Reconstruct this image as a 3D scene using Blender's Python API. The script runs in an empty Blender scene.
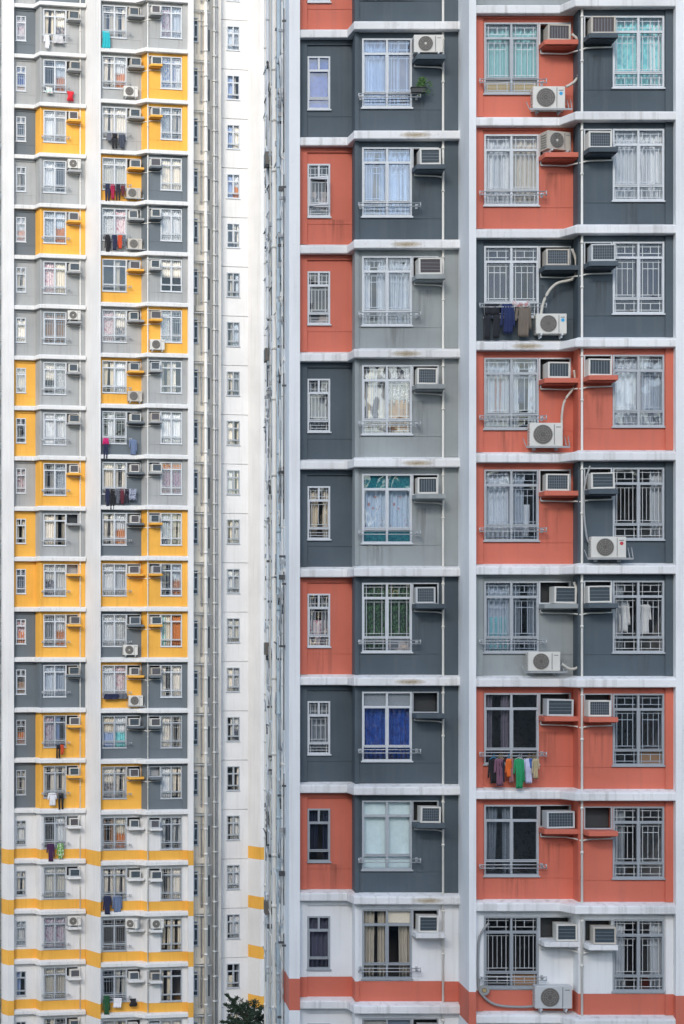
import bpy, bmesh, math, random
from mathutils import Vector, Matrix
sc = bpy.context.scene
COL = sc.collection
RND = random.Random(11)
rad = math.radians

# ------------------------------------------------------------------ camera numbers (metres, level camera with shifted lens)
FOC, PX0, PY0 = 1943.6, 110.0, 641.0        # focal length in pixels of a 684 wide picture, optical centre
GROUND = -34.0
FLOOR = 2.8

# ------------------------------------------------------------------ materials
def nt(name):
    m = bpy.data.materials.new(name); m.use_nodes = True
    n = m.node_tree; b = n.nodes['Principled BSDF']
    return m, n, b

def paint(name, col, rough=0.7, streak=0.22, blotch=0.14, grime=(0.10, 0.09, 0.08), bump=0.08):
    """weathered masonry paint: broad blotches, rain streaks, fine grain"""
    m, n, b = nt(name)
    N, L = n.nodes, n.links
    geo = N.new('ShaderNodeNewGeometry')
    def nz(scale, sc_, detail=4.0):
        mp = N.new('ShaderNodeMapping'); mp.inputs['Scale'].default_value = scale
        L.new(geo.outputs['Position'], mp.inputs['Vector'])
        t = N.new('ShaderNodeTexNoise'); t.inputs['Scale'].default_value = sc_; t.inputs['Detail'].default_value = detail
        L.new(mp.outputs['Vector'], t.inputs['Vector']); return t
    def ramp(src, a, c):
        r = N.new('ShaderNodeMapRange'); r.inputs['From Min'].default_value = a; r.inputs['From Max'].default_value = c
        L.new(src.outputs['Fac'], r.inputs['Value']); return r
    def mix(fac, A, B, ma=None):
        x = N.new('ShaderNodeMix'); x.data_type = 'RGBA'
        if ma is not None:
            mm = N.new('ShaderNodeMath'); mm.operation = 'MULTIPLY'; mm.inputs[1].default_value = ma
            L.new(fac.outputs[0], mm.inputs[0]); fac = mm
        L.new(fac.outputs[0], x.inputs['Factor'])
        for i, v in ((6, A), (7, B)):
            if isinstance(v, tuple): x.inputs[i].default_value = (*v, 1)
            else: L.new(v.outputs[2], x.inputs[i])
        return x
    pale = tuple(min(1, c * 1.10 + 0.012) for c in col)
    dark = tuple(c * 0.80 for c in col)
    base = mix(ramp(nz((1, 1, 1), 0.55), 0.3, 0.7), dark, pale, None)
    base2 = mix(ramp(nz((1, 1, 1), 0.35, 2), 0.2, 0.8), col, base, None) if blotch <= 0 else base
    x0 = N.new('ShaderNodeMix'); x0.data_type = 'RGBA'; x0.inputs['Factor'].default_value = min(1, blotch * 4)
    x0.inputs[6].default_value = (*col, 1); L.new(base2.outputs[2], x0.inputs[7])
    st = mix(ramp(nz((7, 7, 0.35), 1.0, 5), 0.52, 0.80), x0, grime, streak)
    fine = mix(ramp(nz((1, 1, 1), 9.0, 6), 0.60, 0.85), st, grime, streak * 0.6)
    L.new(fine.outputs[2], b.inputs['Base Color'])
    b.inputs['Roughness'].default_value = rough
    if bump:
        bp = N.new('ShaderNodeBump'); bp.inputs['Strength'].default_value = bump; bp.inputs['Distance'].default_value = 0.02
        t = nz((1, 1, 1), 14.0, 5); L.new(t.outputs['Fac'], bp.inputs['Height']); L.new(bp.outputs['Normal'], b.inputs['Normal'])
    return m

def plain(name, col, rough=0.5, metal=0.0, var=0.12, scale=6.0):
    m, n, b = nt(name)
    N, L = n.nodes, n.links
    geo = N.new('ShaderNodeNewGeometry')
    t = N.new('ShaderNodeTexNoise'); t.inputs['Scale'].default_value = scale; t.inputs['Detail'].default_value = 4
    L.new(geo.outputs['Position'], t.inputs['Vector'])
    x = N.new('ShaderNodeMix'); x.data_type = 'RGBA'
    x.inputs[6].default_value = (*[c * (1 - var) for c in col], 1); x.inputs[7].default_value = (*[min(1, c * (1 + var)) for c in col], 1)
    L.new(t.outputs['Fac'], x.inputs['Factor']); L.new(x.outputs[2], b.inputs['Base Color'])
    b.inputs['Roughness'].default_value = rough; b.inputs['Metallic'].default_value = metal
    return m

def cloth(name, col, col2=None, scale=9.0, thr=0.55, tex='noise'):
    m, n, b = nt(name)
    N, L = n.nodes, n.links
    tc = N.new('ShaderNodeTexCoord')
    if tex == 'noise':
        t = N.new('ShaderNodeTexNoise'); t.inputs['Detail'].default_value = 2; out = 'Fac'
    elif tex == 'voronoi':
        t = N.new('ShaderNodeTexVoronoi'); out = 'Distance'
    else:
        t = N.new('ShaderNodeTexWave'); out = 'Fac'
        if tex == 'wavez': t.bands_direction = 'Z'
    t.inputs['Scale'].default_value = scale
    L.new(tc.outputs['Object'], t.inputs['Vector'])
    r = N.new('ShaderNodeMapRange'); r.inputs['From Min'].default_value = thr - 0.06; r.inputs['From Max'].default_value = thr + 0.06
    L.new(t.outputs[out], r.inputs['Value'])
    x = N.new('ShaderNodeMix'); x.data_type = 'RGBA'
    c2 = col2 or tuple(c * 0.95 for c in col)
    x.inputs[6].default_value = (*col, 1); x.inputs[7].default_value = (*c2, 1)
    L.new(r.outputs[0], x.inputs['Factor']); L.new(x.outputs[2], b.inputs['Base Color'])
    b.inputs['Roughness'].default_value = 0.85
    b.inputs['Sheen Weight'].default_value = 0.1
    return m

def glass(name, refl, tint=(1, 1, 1), rough=0.015):
    m, n, b = nt(name)
    N, L = n.nodes, n.links
    N.remove(b)
    tr = N.new('ShaderNodeBsdfTransparent'); tr.inputs['Color'].default_value = (*tint, 1)
    gl = N.new('ShaderNodeBsdfGlossy'); gl.inputs['Roughness'].default_value = rough; gl.inputs['Color'].default_value = (0.92, 0.96, 1, 1)
    geo = N.new('ShaderNodeNewGeometry')
    t = N.new('ShaderNodeTexNoise'); t.inputs['Scale'].default_value = 1.4
    L.new(geo.outputs['Position'], t.inputs['Vector'])
    bp = N.new('ShaderNodeBump'); bp.inputs['Strength'].default_value = 0.25; bp.inputs['Distance'].default_value = 0.06
    L.new(t.outputs['Fac'], bp.inputs['Height']); L.new(bp.outputs['Normal'], gl.inputs['Normal'])
    mx = N.new('ShaderNodeMixShader'); mx.inputs[0].default_value = refl
    L.new(tr.outputs[0], mx.inputs[1]); L.new(gl.outputs[0], mx.inputs[2])
    L.new(mx.outputs[0], n.nodes['Material Output'].inputs['Surface'])
    return m

M = {}
# near block
M['white'] = paint('white_paint', (0.80, 0.815, 0.83), streak=0.24, blotch=0.10, grime=(.35, .34, .32))
M['slab'] = paint('white_slab_paint', (0.78, 0.785, 0.79), streak=0.55, blotch=0.20, grime=(0.24, 0.225, 0.20), bump=0.2)
M['red'] = paint('orange_red_paint', (0.61, 0.150, 0.094), streak=0.24, blotch=0.15, grime=(.30, .12, .10))
M['dark'] = paint('slate_grey_paint', (0.064, 0.090, 0.112), streak=0.30, blotch=0.25, grime=(.13, .145, .15))
M['light'] = paint('pale_grey_paint', (0.30, 0.33, 0.335), streak=0.28, blotch=0.2, grime=(.15, .155, .15))
# far block
M['ywhite'] = paint('bright_white_paint', (0.74, 0.735, 0.725), streak=0.22, blotch=0.10, grime=(.38, .37, .35))
M['yslab'] = paint('bright_slab_paint', (0.72, 0.72, 0.71), streak=0.30, blotch=0.06, grime=(0.3, 0.28, 0.26))
M['yellow'] = paint('yellow_orange_paint', (0.82, 0.42, 0.058), streak=0.24, blotch=0.14, grime=(0.4, 0.16, 0.03))
M['ydark'] = paint('blue_grey_paint', (0.125, 0.15, 0.17), streak=0.12, blotch=0.12)
M['ylight'] = paint('light_grey_paint', (0.36, 0.37, 0.37), streak=0.30, blotch=0.16)
M['well'] = paint('stained_concrete_paint', (0.76, 0.69, 0.58), streak=0.7, blotch=0.2, grime=(0.09, 0.085, 0.08))
M['welldark'] = paint('grey_concrete_paint', (0.62, 0.60, 0.56), streak=0.4, blotch=0.2, grime=(0.07, 0.07, 0.07))
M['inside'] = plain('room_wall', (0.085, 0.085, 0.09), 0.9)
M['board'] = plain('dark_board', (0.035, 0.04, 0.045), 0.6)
M['fwhite'] = plain('white_window_frame', (0.60, 0.63, 0.66), 0.4)
M['fgrey'] = plain('aluminium_window_frame', (0.42, 0.45, 0.48), 0.4)
M['fdull'] = plain('dull_window_frame', (0.33, 0.36, 0.39), 0.45)
M['bars'] = plain('grille_bars', (0.55, 0.57, 0.58), 0.5)
M['pipe'] = plain('white_pipe', (0.72, 0.71, 0.67), 0.45, var=0.15, scale=2.0)
M['bluepipe'] = plain('blue_grey_pipe', (0.40, 0.49, 0.55), 0.5)
M['greypipe'] = plain('grey_pipe', (0.33, 0.34, 0.35), 0.5, var=0.3)
M['darkpipe'] = plain('dark_pipe', (0.07, 0.075, 0.08), 0.5)
M['rack'] = plain('metal_rack', (0.46, 0.48, 0.50), 0.35, 0.3)
M['accase'] = plain('cream_casing', (0.66, 0.645, 0.60), 0.45, var=0.10, scale=3)
M['accase_old'] = plain('aged_casing', (0.50, 0.46, 0.40), 0.5, var=0.2, scale=4)
M['accase_grey'] = plain('grey_casing', (0.52, 0.54, 0.55), 0.45)
M['coil'] = plain('dark_coil', (0.035, 0.055, 0.07), 0.5, var=0.3, scale=20)
M['coil_brown'] = plain('dusty_coil', (0.07, 0.06, 0.065), 0.6, var=0.3, scale=20)
M['fan'] = plain('grey_fan', (0.13, 0.12, 0.11), 0.55)
M['fanring'] = plain('fan_guard_wire', (0.24, 0.23, 0.21), 0.5)
M['hub'] = plain('pale_hub', (0.6, 0.58, 0.52), 0.5)
M['blue_mark'] = plain('blue_sticker', (0.02, 0.35, 0.65), 0.5)
M['red_mark'] = plain('red_sticker', (0.5, 0.03, 0.05), 0.5)
M['grey_mark'] = plain('grey_print', (0.18, 0.2, 0.23), 0.5)
M['hose'] = plain('wrapped_hose', (0.55, 0.53, 0.47), 0.7, var=0.2, scale=15)
M['hosegrey'] = plain('grey_hose', (0.30, 0.31, 0.31), 0.7)
M['plastic'] = plain('black_plastic', (0.02, 0.022, 0.025), 0.4)
M['leaf'] = plain('leaf_green', (0.055, 0.15, 0.025), 0.6, var=0.5, scale=25)
M['needle'] = plain('needle_green', (0.032, 0.058, 0.034), 0.7, var=0.6, scale=5)
M['bark'] = plain('bark', (0.10, 0.075, 0.055), 0.9, var=0.4, scale=8)
M['asphalt'] = plain('asphalt', (0.06, 0.06, 0.062), 0.9, var=0.3, scale=0.3)
M['g0'] = glass('clear_glass', 0.06)
M['g1'] = glass('blue_sky_glass', 0.15, (0.66, 0.80, 1.0))
M['g2'] = glass('dusky_glass', 0.075, (0.86, 0.9, 0.95))
M['g3'] = glass('bright_glass', 0.11)

def stain_mat():
    m, n, b = nt('rust_stain')
    N, L = n.nodes, n.links
    tc = N.new('ShaderNodeTexCoord'); t = N.new('ShaderNodeTexNoise'); t.inputs['Scale'].default_value = 11; t.inputs['Detail'].default_value = 6; t.inputs['Roughness'].default_value = .75
    L.new(tc.outputs['Object'], t.inputs['Vector'])
    g = N.new('ShaderNodeTexGradient'); g.gradient_type = 'SPHERICAL'
    mp = N.new('ShaderNodeMapping'); mp.inputs['Scale'].default_value = (2.2, 1, 12.0)
    L.new(tc.outputs['Object'], mp.inputs['Vector']); L.new(mp.outputs['Vector'], g.inputs['Vector'])
    mu = N.new('ShaderNodeMath'); mu.operation = 'MULTIPLY'
    L.new(g.outputs['Fac'], mu.inputs[0]); L.new(t.outputs['Fac'], mu.inputs[1])
    mu2 = N.new('ShaderNodeMath'); mu2.operation = 'MULTIPLY'; mu2.inputs[1].default_value = 0.85; mu2.use_clamp = True
    L.new(mu.outputs[0], mu2.inputs[0])
    b.inputs['Base Color'].default_value = (0.50, 0.38, 0.20, 1); b.inputs['Roughness'].default_value = 0.9
    tr = N.new('ShaderNodeBsdfTransparent'); mx = N.new('ShaderNodeMixShader')
    L.new(mu2.outputs[0], mx.inputs[0]); L.new(tr.outputs[0], mx.inputs[1]); L.new(b.outputs[0], mx.inputs[2])
    L.new(mx.outputs[0], N['Material Output'].inputs['Surface'])
    return m
M['stain'] = stain_mat()
def drip_mat():
    m, n, b = nt('water_stain')
    N, L = n.nodes, n.links
    tc = N.new('ShaderNodeTexCoord'); mp = N.new('ShaderNodeMapping'); mp.inputs['Scale'].default_value = (12, 1, .8)
    geo = N.new('ShaderNodeNewGeometry'); L.new(geo.outputs['Position'], mp.inputs['Vector'])
    t = N.new('ShaderNodeTexNoise'); t.inputs['Scale'].default_value = 1; t.inputs['Detail'].default_value = 4; L.new(mp.outputs['Vector'], t.inputs['Vector'])
    sp = N.new('ShaderNodeSeparateXYZ'); L.new(tc.outputs['Object'], sp.inputs[0])
    def mr(src, a, c, d, e):
        r = N.new('ShaderNodeMapRange'); r.inputs[1].default_value = a; r.inputs[2].default_value = c; r.inputs[3].default_value = d; r.inputs[4].default_value = e; L.new(src, r.inputs[0]); return r.outputs[0]
    def mul(a, c):
        q = N.new('ShaderNodeMath'); q.operation = 'MULTIPLY'; L.new(a, q.inputs[0])
        if isinstance(c, float): q.inputs[1].default_value = c
        else: L.new(c, q.inputs[1])
        return q.outputs[0]
    ab = N.new('ShaderNodeMath'); ab.operation = 'ABSOLUTE'; L.new(sp.outputs['X'], ab.inputs[0])
    f = mul(mul(mr(t.outputs['Fac'], .42, .75, 0, 1), mr(sp.outputs['Z'], -1.15, -.05, 0, 1)), mul(mr(ab.outputs[0], .05, .38, 1, 0), .22))
    b.inputs['Base Color'].default_value = (.10, .075, .055, 1); b.inputs['Roughness'].default_value = .9
    tr = N.new('ShaderNodeBsdfTransparent'); mx = N.new('ShaderNodeMixShader')
    L.new(f, mx.inputs[0]); L.new(tr.outputs[0], mx.inputs[1]); L.new(b.outputs[0], mx.inputs[2]); L.new(mx.outputs[0], N['Material Output'].inputs['Surface'])
    return m
M['drip'] = drip_mat()

CUR = {
 'warm': cloth('ivory_curtain', (0.90, 0.84, 0.74)), 'white': cloth('white_curtain', (0.76, 0.78, 0.79)), 'sheer': cloth('sheer_curtain', (0.50, 0.54, 0.58)),
 'cream': cloth('cream_curtain', (0.80, 0.73, 0.60)), 'beige': cloth('beige_curtain', (0.50, 0.46, 0.38)),
 'grey': cloth('grey_curtain', (0.25, 0.28, 0.31)), 'navy': cloth('navy_curtain', (0.012, 0.02, 0.06)),
 'blue': cloth('blue_curtain', (0.02, 0.08, 0.34), (0.015, 0.05, 0.24)), 'paleblue': cloth('pale_blue_curtain', (0.36, 0.46, 0.66)),
 'teal': cloth('teal_curtain', (0.22, 0.48, 0.48)), 'turq': cloth('turquoise_curtain', (0.25, 0.66, 0.66), (0.15, 0.5, 0.55)),
 'green': cloth('green_print_curtain', (0.015, 0.03, 0.028), (0.07, 0.17, 0.08), 16, 0.5), 'floral': cloth('floral_curtain', (0.62, 0.70, 0.76), (0.55, 0.30, 0.28), 7, 0.68),
 'lace': cloth('lace_curtain', (0.78, 0.80, 0.80), (0.30, 0.31, 0.31), 30, 0.5), 'frost': plain('frosted_panel', (0.62, 0.76, 0.77), 0.5),
 'tan': cloth('tan_board', (0.42, 0.32, 0.15)), 'pink': cloth('pink_print_curtain', (0.56, 0.30, 0.38), (0.28, 0.14, 0.30), 10, 0.5),
 'brown': cloth('brown_curtain', (0.36, 0.20, 0.10)), 'dusk': cloth('dark_purple_curtain', (0.13, 0.12, 0.16)),
 'orange': cloth('orange_curtain', (0.62, 0.22, 0.06)), 'deepteal': cloth('deep_teal_panel', (0.01, 0.14, 0.18), (0.02, 0.22, 0.22), 14, 0.5),
 'clutter': cloth('stored_things', (0.12, 0.13, 0.15), (0.42, 0.36, 0.33), 5, 0.52), 'bluecheck': cloth('blue_print_curtain', (0.2, 0.3, 0.5), (0.6, 0.62, 0.66), 8, 0.5),
 'rose': cloth('rose_floral_curtain', (0.72, 0.62, 0.62), (0.5, 0.2, 0.25), 9, 0.6),
}

# ------------------------------------------------------------------ mesh builder: coordinates (u along wall, p outwards, z up)
class MB:
    def __init__(s): s.v, s.f, s.m, s.sm = [], [], [], []
    def face(s, pts, m=0, sm=False):
        i = len(s.v); s.v += [(u, -p, z) for u, p, z in pts]; s.f.append(tuple(range(i, i + len(pts)))); s.m.append(m); s.sm.append(sm)
    def box(s, u0, u1, p0, p1, z0, z1, m=0):
        i = len(s.v)
        s.v += [(u, -p, z) for z in (z0, z1) for p in (p0, p1) for u in (u0, u1)]
        for q in ((0, 1, 3, 2), (4, 6, 7, 5), (0, 4, 5, 1), (2, 3, 7, 6), (0, 2, 6, 4), (1, 5, 7, 3)):
            s.f.append(tuple(i + k for k in q)); s.m.append(m); s.sm.append(False)
    def prism(s, poly, z0, z1, m=0):
        n = len(poly); i = len(s.v)
        s.v += [(u, -p, z0) for u, p in poly] + [(u, -p, z1) for u, p in poly]
        for k in range(n):
            s.f.append((i + k, i + (k + 1) % n, i + n + (k + 1) % n, i + n + k)); s.m.append(m); s.sm.append(False)
        s.f.append(tuple(i + k for k in range(n))); s.m.append(m); s.sm.append(False)
        s.f.append(tuple(i + n + k for k in range(n))); s.m.append(m); s.sm.append(False)
    def tube(s, pts, r, n=8, m=0):
        pts = [Vector((u, -p, z)) for u, p, z in pts]; rings = []
        for k, c in enumerate(pts):
            d = (pts[min(k + 1, len(pts) - 1)] - pts[max(k - 1, 0)]).normalized()
            a = Vector((0, 0, 1)) if abs(d.z) < 0.9 else Vector((1, 0, 0))
            e1 = d.cross(a).normalized(); e2 = d.cross(e1)
            i = len(s.v); rings.append(i)
            rr = r[k] if isinstance(r, (list, tuple)) else r
            s.v += [tuple(c + (e1 * math.cos(t) + e2 * math.sin(t)) * rr) for t in [2 * math.pi * q / n for q in range(n)]]
        for a, b in zip(rings, rings[1:]):
            for q in range(n):
                s.f.append((a + q, a + (q + 1) % n, b + (q + 1) % n, b + q)); s.m.append(m); s.sm.append(True)
        for a in (rings[0], rings[-1]):
            s.f.append(tuple(a + q for q in range(n))); s.m.append(m); s.sm.append(False)
    def disc(s, u, z, r0, r1, p0, p1, m=0, n=24):
        """ring facing outwards, from radius r0 to r1 with a rim"""
        A = [2 * math.pi * k / n for k in range(n)]
        for k in range(n):
            a, b = A[k], A[(k + 1) % n]
            c = lambda t, r, p: (u + math.cos(t) * r, p, z + math.sin(t) * r)
            if r0 > 0: s.face([c(a, r0, p1), c(a, r1, p1), c(b, r1, p1), c(b, r0, p1)], m)
            else: s.face([(u, p1, z), c(a, r1, p1), c(b, r1, p1)], m)
            s.face([c(a, r1, p0), c(b, r1, p0), c(b, r1, p1), c(a, r1, p1)], m)
            if r0 > 0: s.face([c(a, r0, p0), c(b, r0, p0), c(b, r0, p1), c(a, r0, p1)], m)
    def sheet(s, fl, fr, z0, z1, nu, nz, pf, th, m=0):
        """cloth: left/right edge as functions of t in 0..1 from the top, front displacement pf(x,t), thickness th"""
        i = len(s.v)
        for side in (0, 1):
            for a in range(nz + 1):
                t = a / nz; z = z1 + (z0 - z1) * t; L, R_ = fl(t), fr(t)
                for b in range(nu + 1):
                    x = b / nu; u = L + (R_ - L) * x
                    s.v.append((u, -(pf(x, t) - side * th), z))
        n = (nu + 1) * (nz + 1)
        for side in (0, 1):
            o = i + side * n
            for a in range(nz):
                for b in range(nu):
                    q = o + a * (nu + 1) + b
                    s.f.append((q, q + 1, q + nu + 2, q + nu + 1)); s.m.append(m); s.sm.append(True)
        def rim(k0, k1):
            s.f.append((i + k0, i + k1, i + n + k1, i + n + k0)); s.m.append(m); s.sm.append(False)
        for b in range(nu): rim(b, b + 1); rim(nz * (nu + 1) + b, nz * (nu + 1) + b + 1)
        for a in range(nz): rim(a * (nu + 1), (a + 1) * (nu + 1)); rim(a * (nu + 1) + nu, (a + 1) * (nu + 1) + nu)
    def wall(s, u0, u1, z0, z1, p, holes, depth=0.16, m=0, split=None, m2=1):
        """flat wall with openings (ua,ub,za,zb,d): reveals d deep; d<0 means a groove closed at that depth"""
        us = sorted({u0, u1, *[h[0] for h in holes], *[h[1] for h in holes]}); zs = sorted({z0, z1, *[h[2] for h in holes], *[h[3] for h in holes], *([split] if split else [])})
        us = [x for x in us if u0 <= x <= u1]; zs = [x for x in zs if z0 <= x <= z1]
        def hole(a, b):
            for h in holes:
                if h[0] - 1e-6 <= a <= h[1] + 1e-6 and h[2] - 1e-6 <= b <= h[3] + 1e-6: return h
        for a, b in zip(us, us[1:]):
            for c, d in zip(zs, zs[1:]):
                h = hole((a + b) / 2, (c + d) / 2)
                mm = m2 if split and (c + d) / 2 < split else m
                if not h: s.face([(a, p, c), (b, p, c), (b, p, d), (a, p, d)], mm)
                elif h[4] < 0: s.face([(a, p + h[4], c), (b, p + h[4], c), (b, p + h[4], d), (a, p + h[4], d)], mm)
        for a, b, c, d, dep in holes:
            q = p - abs(dep)
            mm = m2 if split and (c + d) / 2 < split else m
            s.face([(a, p, c), (b, p, c), (b, q, c), (a, q, c)], mm); s.face([(a, p, d), (b, p, d), (b, q, d), (a, q, d)], mm)
            if dep > 0:
                s.face([(a, p, c), (a, p, d), (a, q, d), (a, q, c)], mm); s.face([(b, p, c), (b, p, d), (b, q, d), (b, q, c)], mm)
    def mesh(s, name, bevel=0.0, fix=True):
        me = bpy.data.meshes.new(name); me.from_pydata(s.v, [], s.f)
        me.polygons.foreach_set('material_index', s.m); me.polygons.foreach_set('use_smooth', s.sm)
        bm = bmesh.new(); bm.from_mesh(me)
        if fix: bmesh.ops.recalc_face_normals(bm, faces=bm.faces)
        if bevel:
            ed = [e for e in bm.edges if len(e.link_faces) == 2 and e.calc_face_angle(0) > 0.6]
            bmesh.ops.bevel(bm, geom=ed, offset=bevel, segments=2, affect='EDGES', profile=0.5)
        bm.to_mesh(me); bm.free(); me.update()
        return me

def put(name, me, mats, parent=None, loc=(0, 0, 0), rz=0.0, label=None):
    """link one object that uses mesh me (u,p,z location) with its own materials"""
    while len(me.materials) < len(mats): me.materials.append(None)
    o = bpy.data.objects.new(name, me); COL.objects.link(o)
    for i, mt in enumerate(mats):
        o.material_slots[i].link = 'OBJECT'; o.material_slots[i].material = mt
    o.parent = parent; o.location = (loc[0], -loc[1], loc[2]); o.rotation_euler.z = rz
    if label: o['label'] = label
    return o

def thing(name, label, cat, loc, rz=0.0, group=None, kind=None):
    o = bpy.data.objects.new(name, None); COL.objects.link(o); o.empty_display_size = 0.2
    o.location = loc; o.rotation_euler.z = rz; tag(o, label, cat, group, kind); return o

def tag(o, label=None, cat=None, group=None, kind=None):
    if label: o['label'] = label
    if cat: o['category'] = cat
    if group: o['group'] = group
    if kind: o['kind'] = kind
    return o

# ------------------------------------------------------------------ window meshes, shared by size
CACHE = {}
def cached(key, fn):
    if key not in CACHE: CACHE[key] = fn()
    return CACHE[key]

def layout(kind, w, h):
    """cells (ua,ub,za,zb,role) of one window"""
    if kind == 'big':
        zs = (0.0, h * 0.205, h * 0.785, h); us = (0.0, w / 2, w)
        rows = ('bottom', 'mid', 'top')
        return [(us[i], us[i + 1], zs[j], zs[j + 1], rows[j]) for i in (0, 1) for j in (0, 1, 2)]
    if kind == 'small':
        return [(0, w / 2, h * 0.74, h, 'top'), (w / 2, w, h * 0.74, h, 'top'), (0, w, h * 0.20, h * 0.74, 'mid'), (0, w, 0, h * 0.20, 'bottom')]
    return [(0, w / 2, h * 0.70, h, 'top'), (w / 2, w, h * 0.70, h, 'top'), (0, w / 2, h * 0.2, h * 0.70, 'mid'), (w / 2, w, h * 0.2, h * 0.70, 'mid'), (0, w, 0, h * 0.2, 'bottom')]

def frame_mesh(kind, w, h, t, skip_mid=False):
    b = MB()
    # outer frame butted at the corners, proud of the wall by 2 cm
    b.box(0, t, -0.07, 0.022, 0, h); b.box(w - t, w, -0.07, 0.022, 0, h)
    b.box(t, w - t, -0.07, 0.022, h - t, h); b.box(t, w - t, -0.07, 0.022, 0, t)
    b.box(-0.03, w + 0.03, -0.02, 0.05, -0.035, 0.0)          # sill lip
    seen = set()
    for a, c, z0, z1, role in layout(kind, w, h):
        for side, x in ((0, a), (1, c)):
            if 0.01 < x < w - 0.01 and ('v', round(x, 3), round(z0, 3)) not in seen:
                seen.add(('v', round(x, 3), round(z0, 3)))
                b.box(x - t * 0.6, x + t * 0.6, -0.065, 0.016, max(z0, t), min(z1, h - t))
        for z in (z0, z1):
            if 0.01 < z < h - 0.01 and ('h', round(a, 3), round(z, 3)) not in seen:
                seen.add(('h', round(a, 3), round(z, 3)))
                b.box(max(a, t), min(c, w - t), -0.06, 0.011, z - t * 0.48, z + t * 0.48)
        if role == 'mid':
            s = t * 0.45; e = t * 0.55
            A, B, C, D = a + e + (t * .4 if a < .01 else 0), c - e - (t * .4 if c > w - .01 else 0), z0 + e, z1 - e
            b.box(A, A + s, -0.05, 0.028, C, D); b.box(B - s, B, -0.05, 0.028, C, D)
            b.box(A + s, B - s, -0.05, 0.028, C, C + s); b.box(A + s, B - s, -0.05, 0.028, D - s, D)
    return b.mesh('window_frame')

def pane_mesh(kind, w, h):
    b = MB()
    for a, c, z0, z1, role in layout(kind, w, h):
        k = RND.uniform(-0.006, 0.006)
        b.face([(a, -0.035 + k, z0), (c, -0.035 - k, z0), (c, -0.035 - k, z1), (a, -0.035 + k, z1)])
    return b.mesh('window_panes', fix=False)

def grille_mesh(kind, w, h, style, t):
    b = MB(); s = 0.0085
    for a, c, z0, z1, role in layout(kind, w, h):
        A, B, C, D = a + 0.12, c - 0.12, z0 + 0.11, z1 - 0.11
        if role == 'bottom' or (kind != 'big' and role == 'top'): A, B, C, D = a + .09, c - .09, z0 + .1, z1 - .1
        if B - A < 0.06 or D - C < 0.04:
            continue
        e = 0.068
        b.box(A - s, A + s, -e - s, -e + s, C - .10, D + .10); b.box(B - s, B + s, -e - s, -e + s, C - .10, D + .10)
        b.box(A - .06, B + .06, -e - s + .004, -e + s - .004, C - s, C + s); b.box(A - .06, B + .06, -e - s + .004, -e + s - .004, D - s, D + s)
        if role == 'mid':
            n = style
            for k in range(1, n + 1):
                x = A + (B - A) * k / (n + 1)
                b.box(x - s * .8, x + s * .8, -e - s + .002, -e + s - .002, C, D)
            if style == 2: b.box(A, B, -e - s + .005, -e + s - .005, D - .16 - s, D - .16 + s)
        else:
            if kind != 'small': b.box((A + B) / 2 - s, (A + B) / 2 + s, -e - s + .005, -e + s - .005, C, D)
    return b.mesh('window_grille')

def curtain_mesh(w, h, variant, seed):
    r = random.Random(seed); b = MB()
    def strip(u0, u1, z0, z1, folds, amp, lean=0.0):
        ph = r.uniform(0, 6); ph2 = r.uniform(0, 6)
        b.sheet(lambda t: u0 + lean * t * (1 - .3 * t), lambda t: u1 - (lean * .6) * t, z0, z1, max(6, int(folds * 6)), 5,
                lambda x, t: -0.165 + 1.7 * amp * math.sin(x * folds * 6.283 + ph + .5 * math.sin(3 * t + ph2)) * (0.6 + .5 * t) + .02 * math.sin(x * 9 + ph2), 0.006)
    z0 = 0.02
    if variant == 'full': strip(0.0, w, z0, h - .02, w * 8, 0.030)
    elif variant == 'sides':
        strip(0.0, w * .36, z0, h - .02, w * 4, 0.035, 0.02); strip(w * .66, w, z0, h - .02, w * 4, 0.035, -.02)
    elif variant == 'left': strip(0.0, w * .52, z0, h - .02, w * 5, 0.035, 0.03)
    elif variant == 'right': strip(w * .48, w, z0, h - .02, w * 5, 0.035, 0.03)
    elif variant == 'upper': strip(0.0, w, h * .45, h - .02, w * 8, 0.03)
    elif variant == 'lower': strip(0.0, w, z0, h * .5, w * 8, 0.02)
    elif variant == 'drawn': strip(w * .05, w * .55, z0 + .1, h - .02, w * 6, 0.04, .12); strip(w * .7, w, z0, h - .02, w * 3, 0.04)
    elif variant == 'flat': b.box(0.0, w, -0.12, -0.11, z0, h - .02)
    elif variant == 'bottom': b.box(0.0, w, -0.08, -0.075, z0, h * .20)
    elif variant == 'top': b.box(0.0, w, -0.08, -0.075, h * .80, h - .01)
    return b.mesh('window_curtain')

def add_window(root, kind, w, h, loc, frame, gl, curtains, grille=0, t=0.043):
    """frame mesh is the part, panes, curtains and grille are its sub-parts"""
    f = put('window', cached(('f', kind, w, h, t), lambda: frame_mesh(kind, w, h, t)), [frame], root, loc)
    put('pane', cached(('p', kind, w, h, RND.randint(0, 3)), lambda: pane_mesh(kind, w, h)), [gl], f)
    if grille: put('grille', cached(('g', kind, w, h, grille), lambda: grille_mesh(kind, w, h, grille, t)), [M['bars']], f)
    n = len(curtains)
    half = w / 2 if kind != 'small' else w
    for i, spec in enumerate(curtains):
        if not spec: continue
        for one in spec.split('+'):
            c, var = one.split(':')
            sd = RND.randint(0, 3)
            put('curtain', cached(('c', round(half, 3), h, var, sd), lambda: curtain_mesh(half, h, var, sd * 17 + len(var))), [CUR[c]], f, (i * half, 0, 0))
    return f

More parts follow.
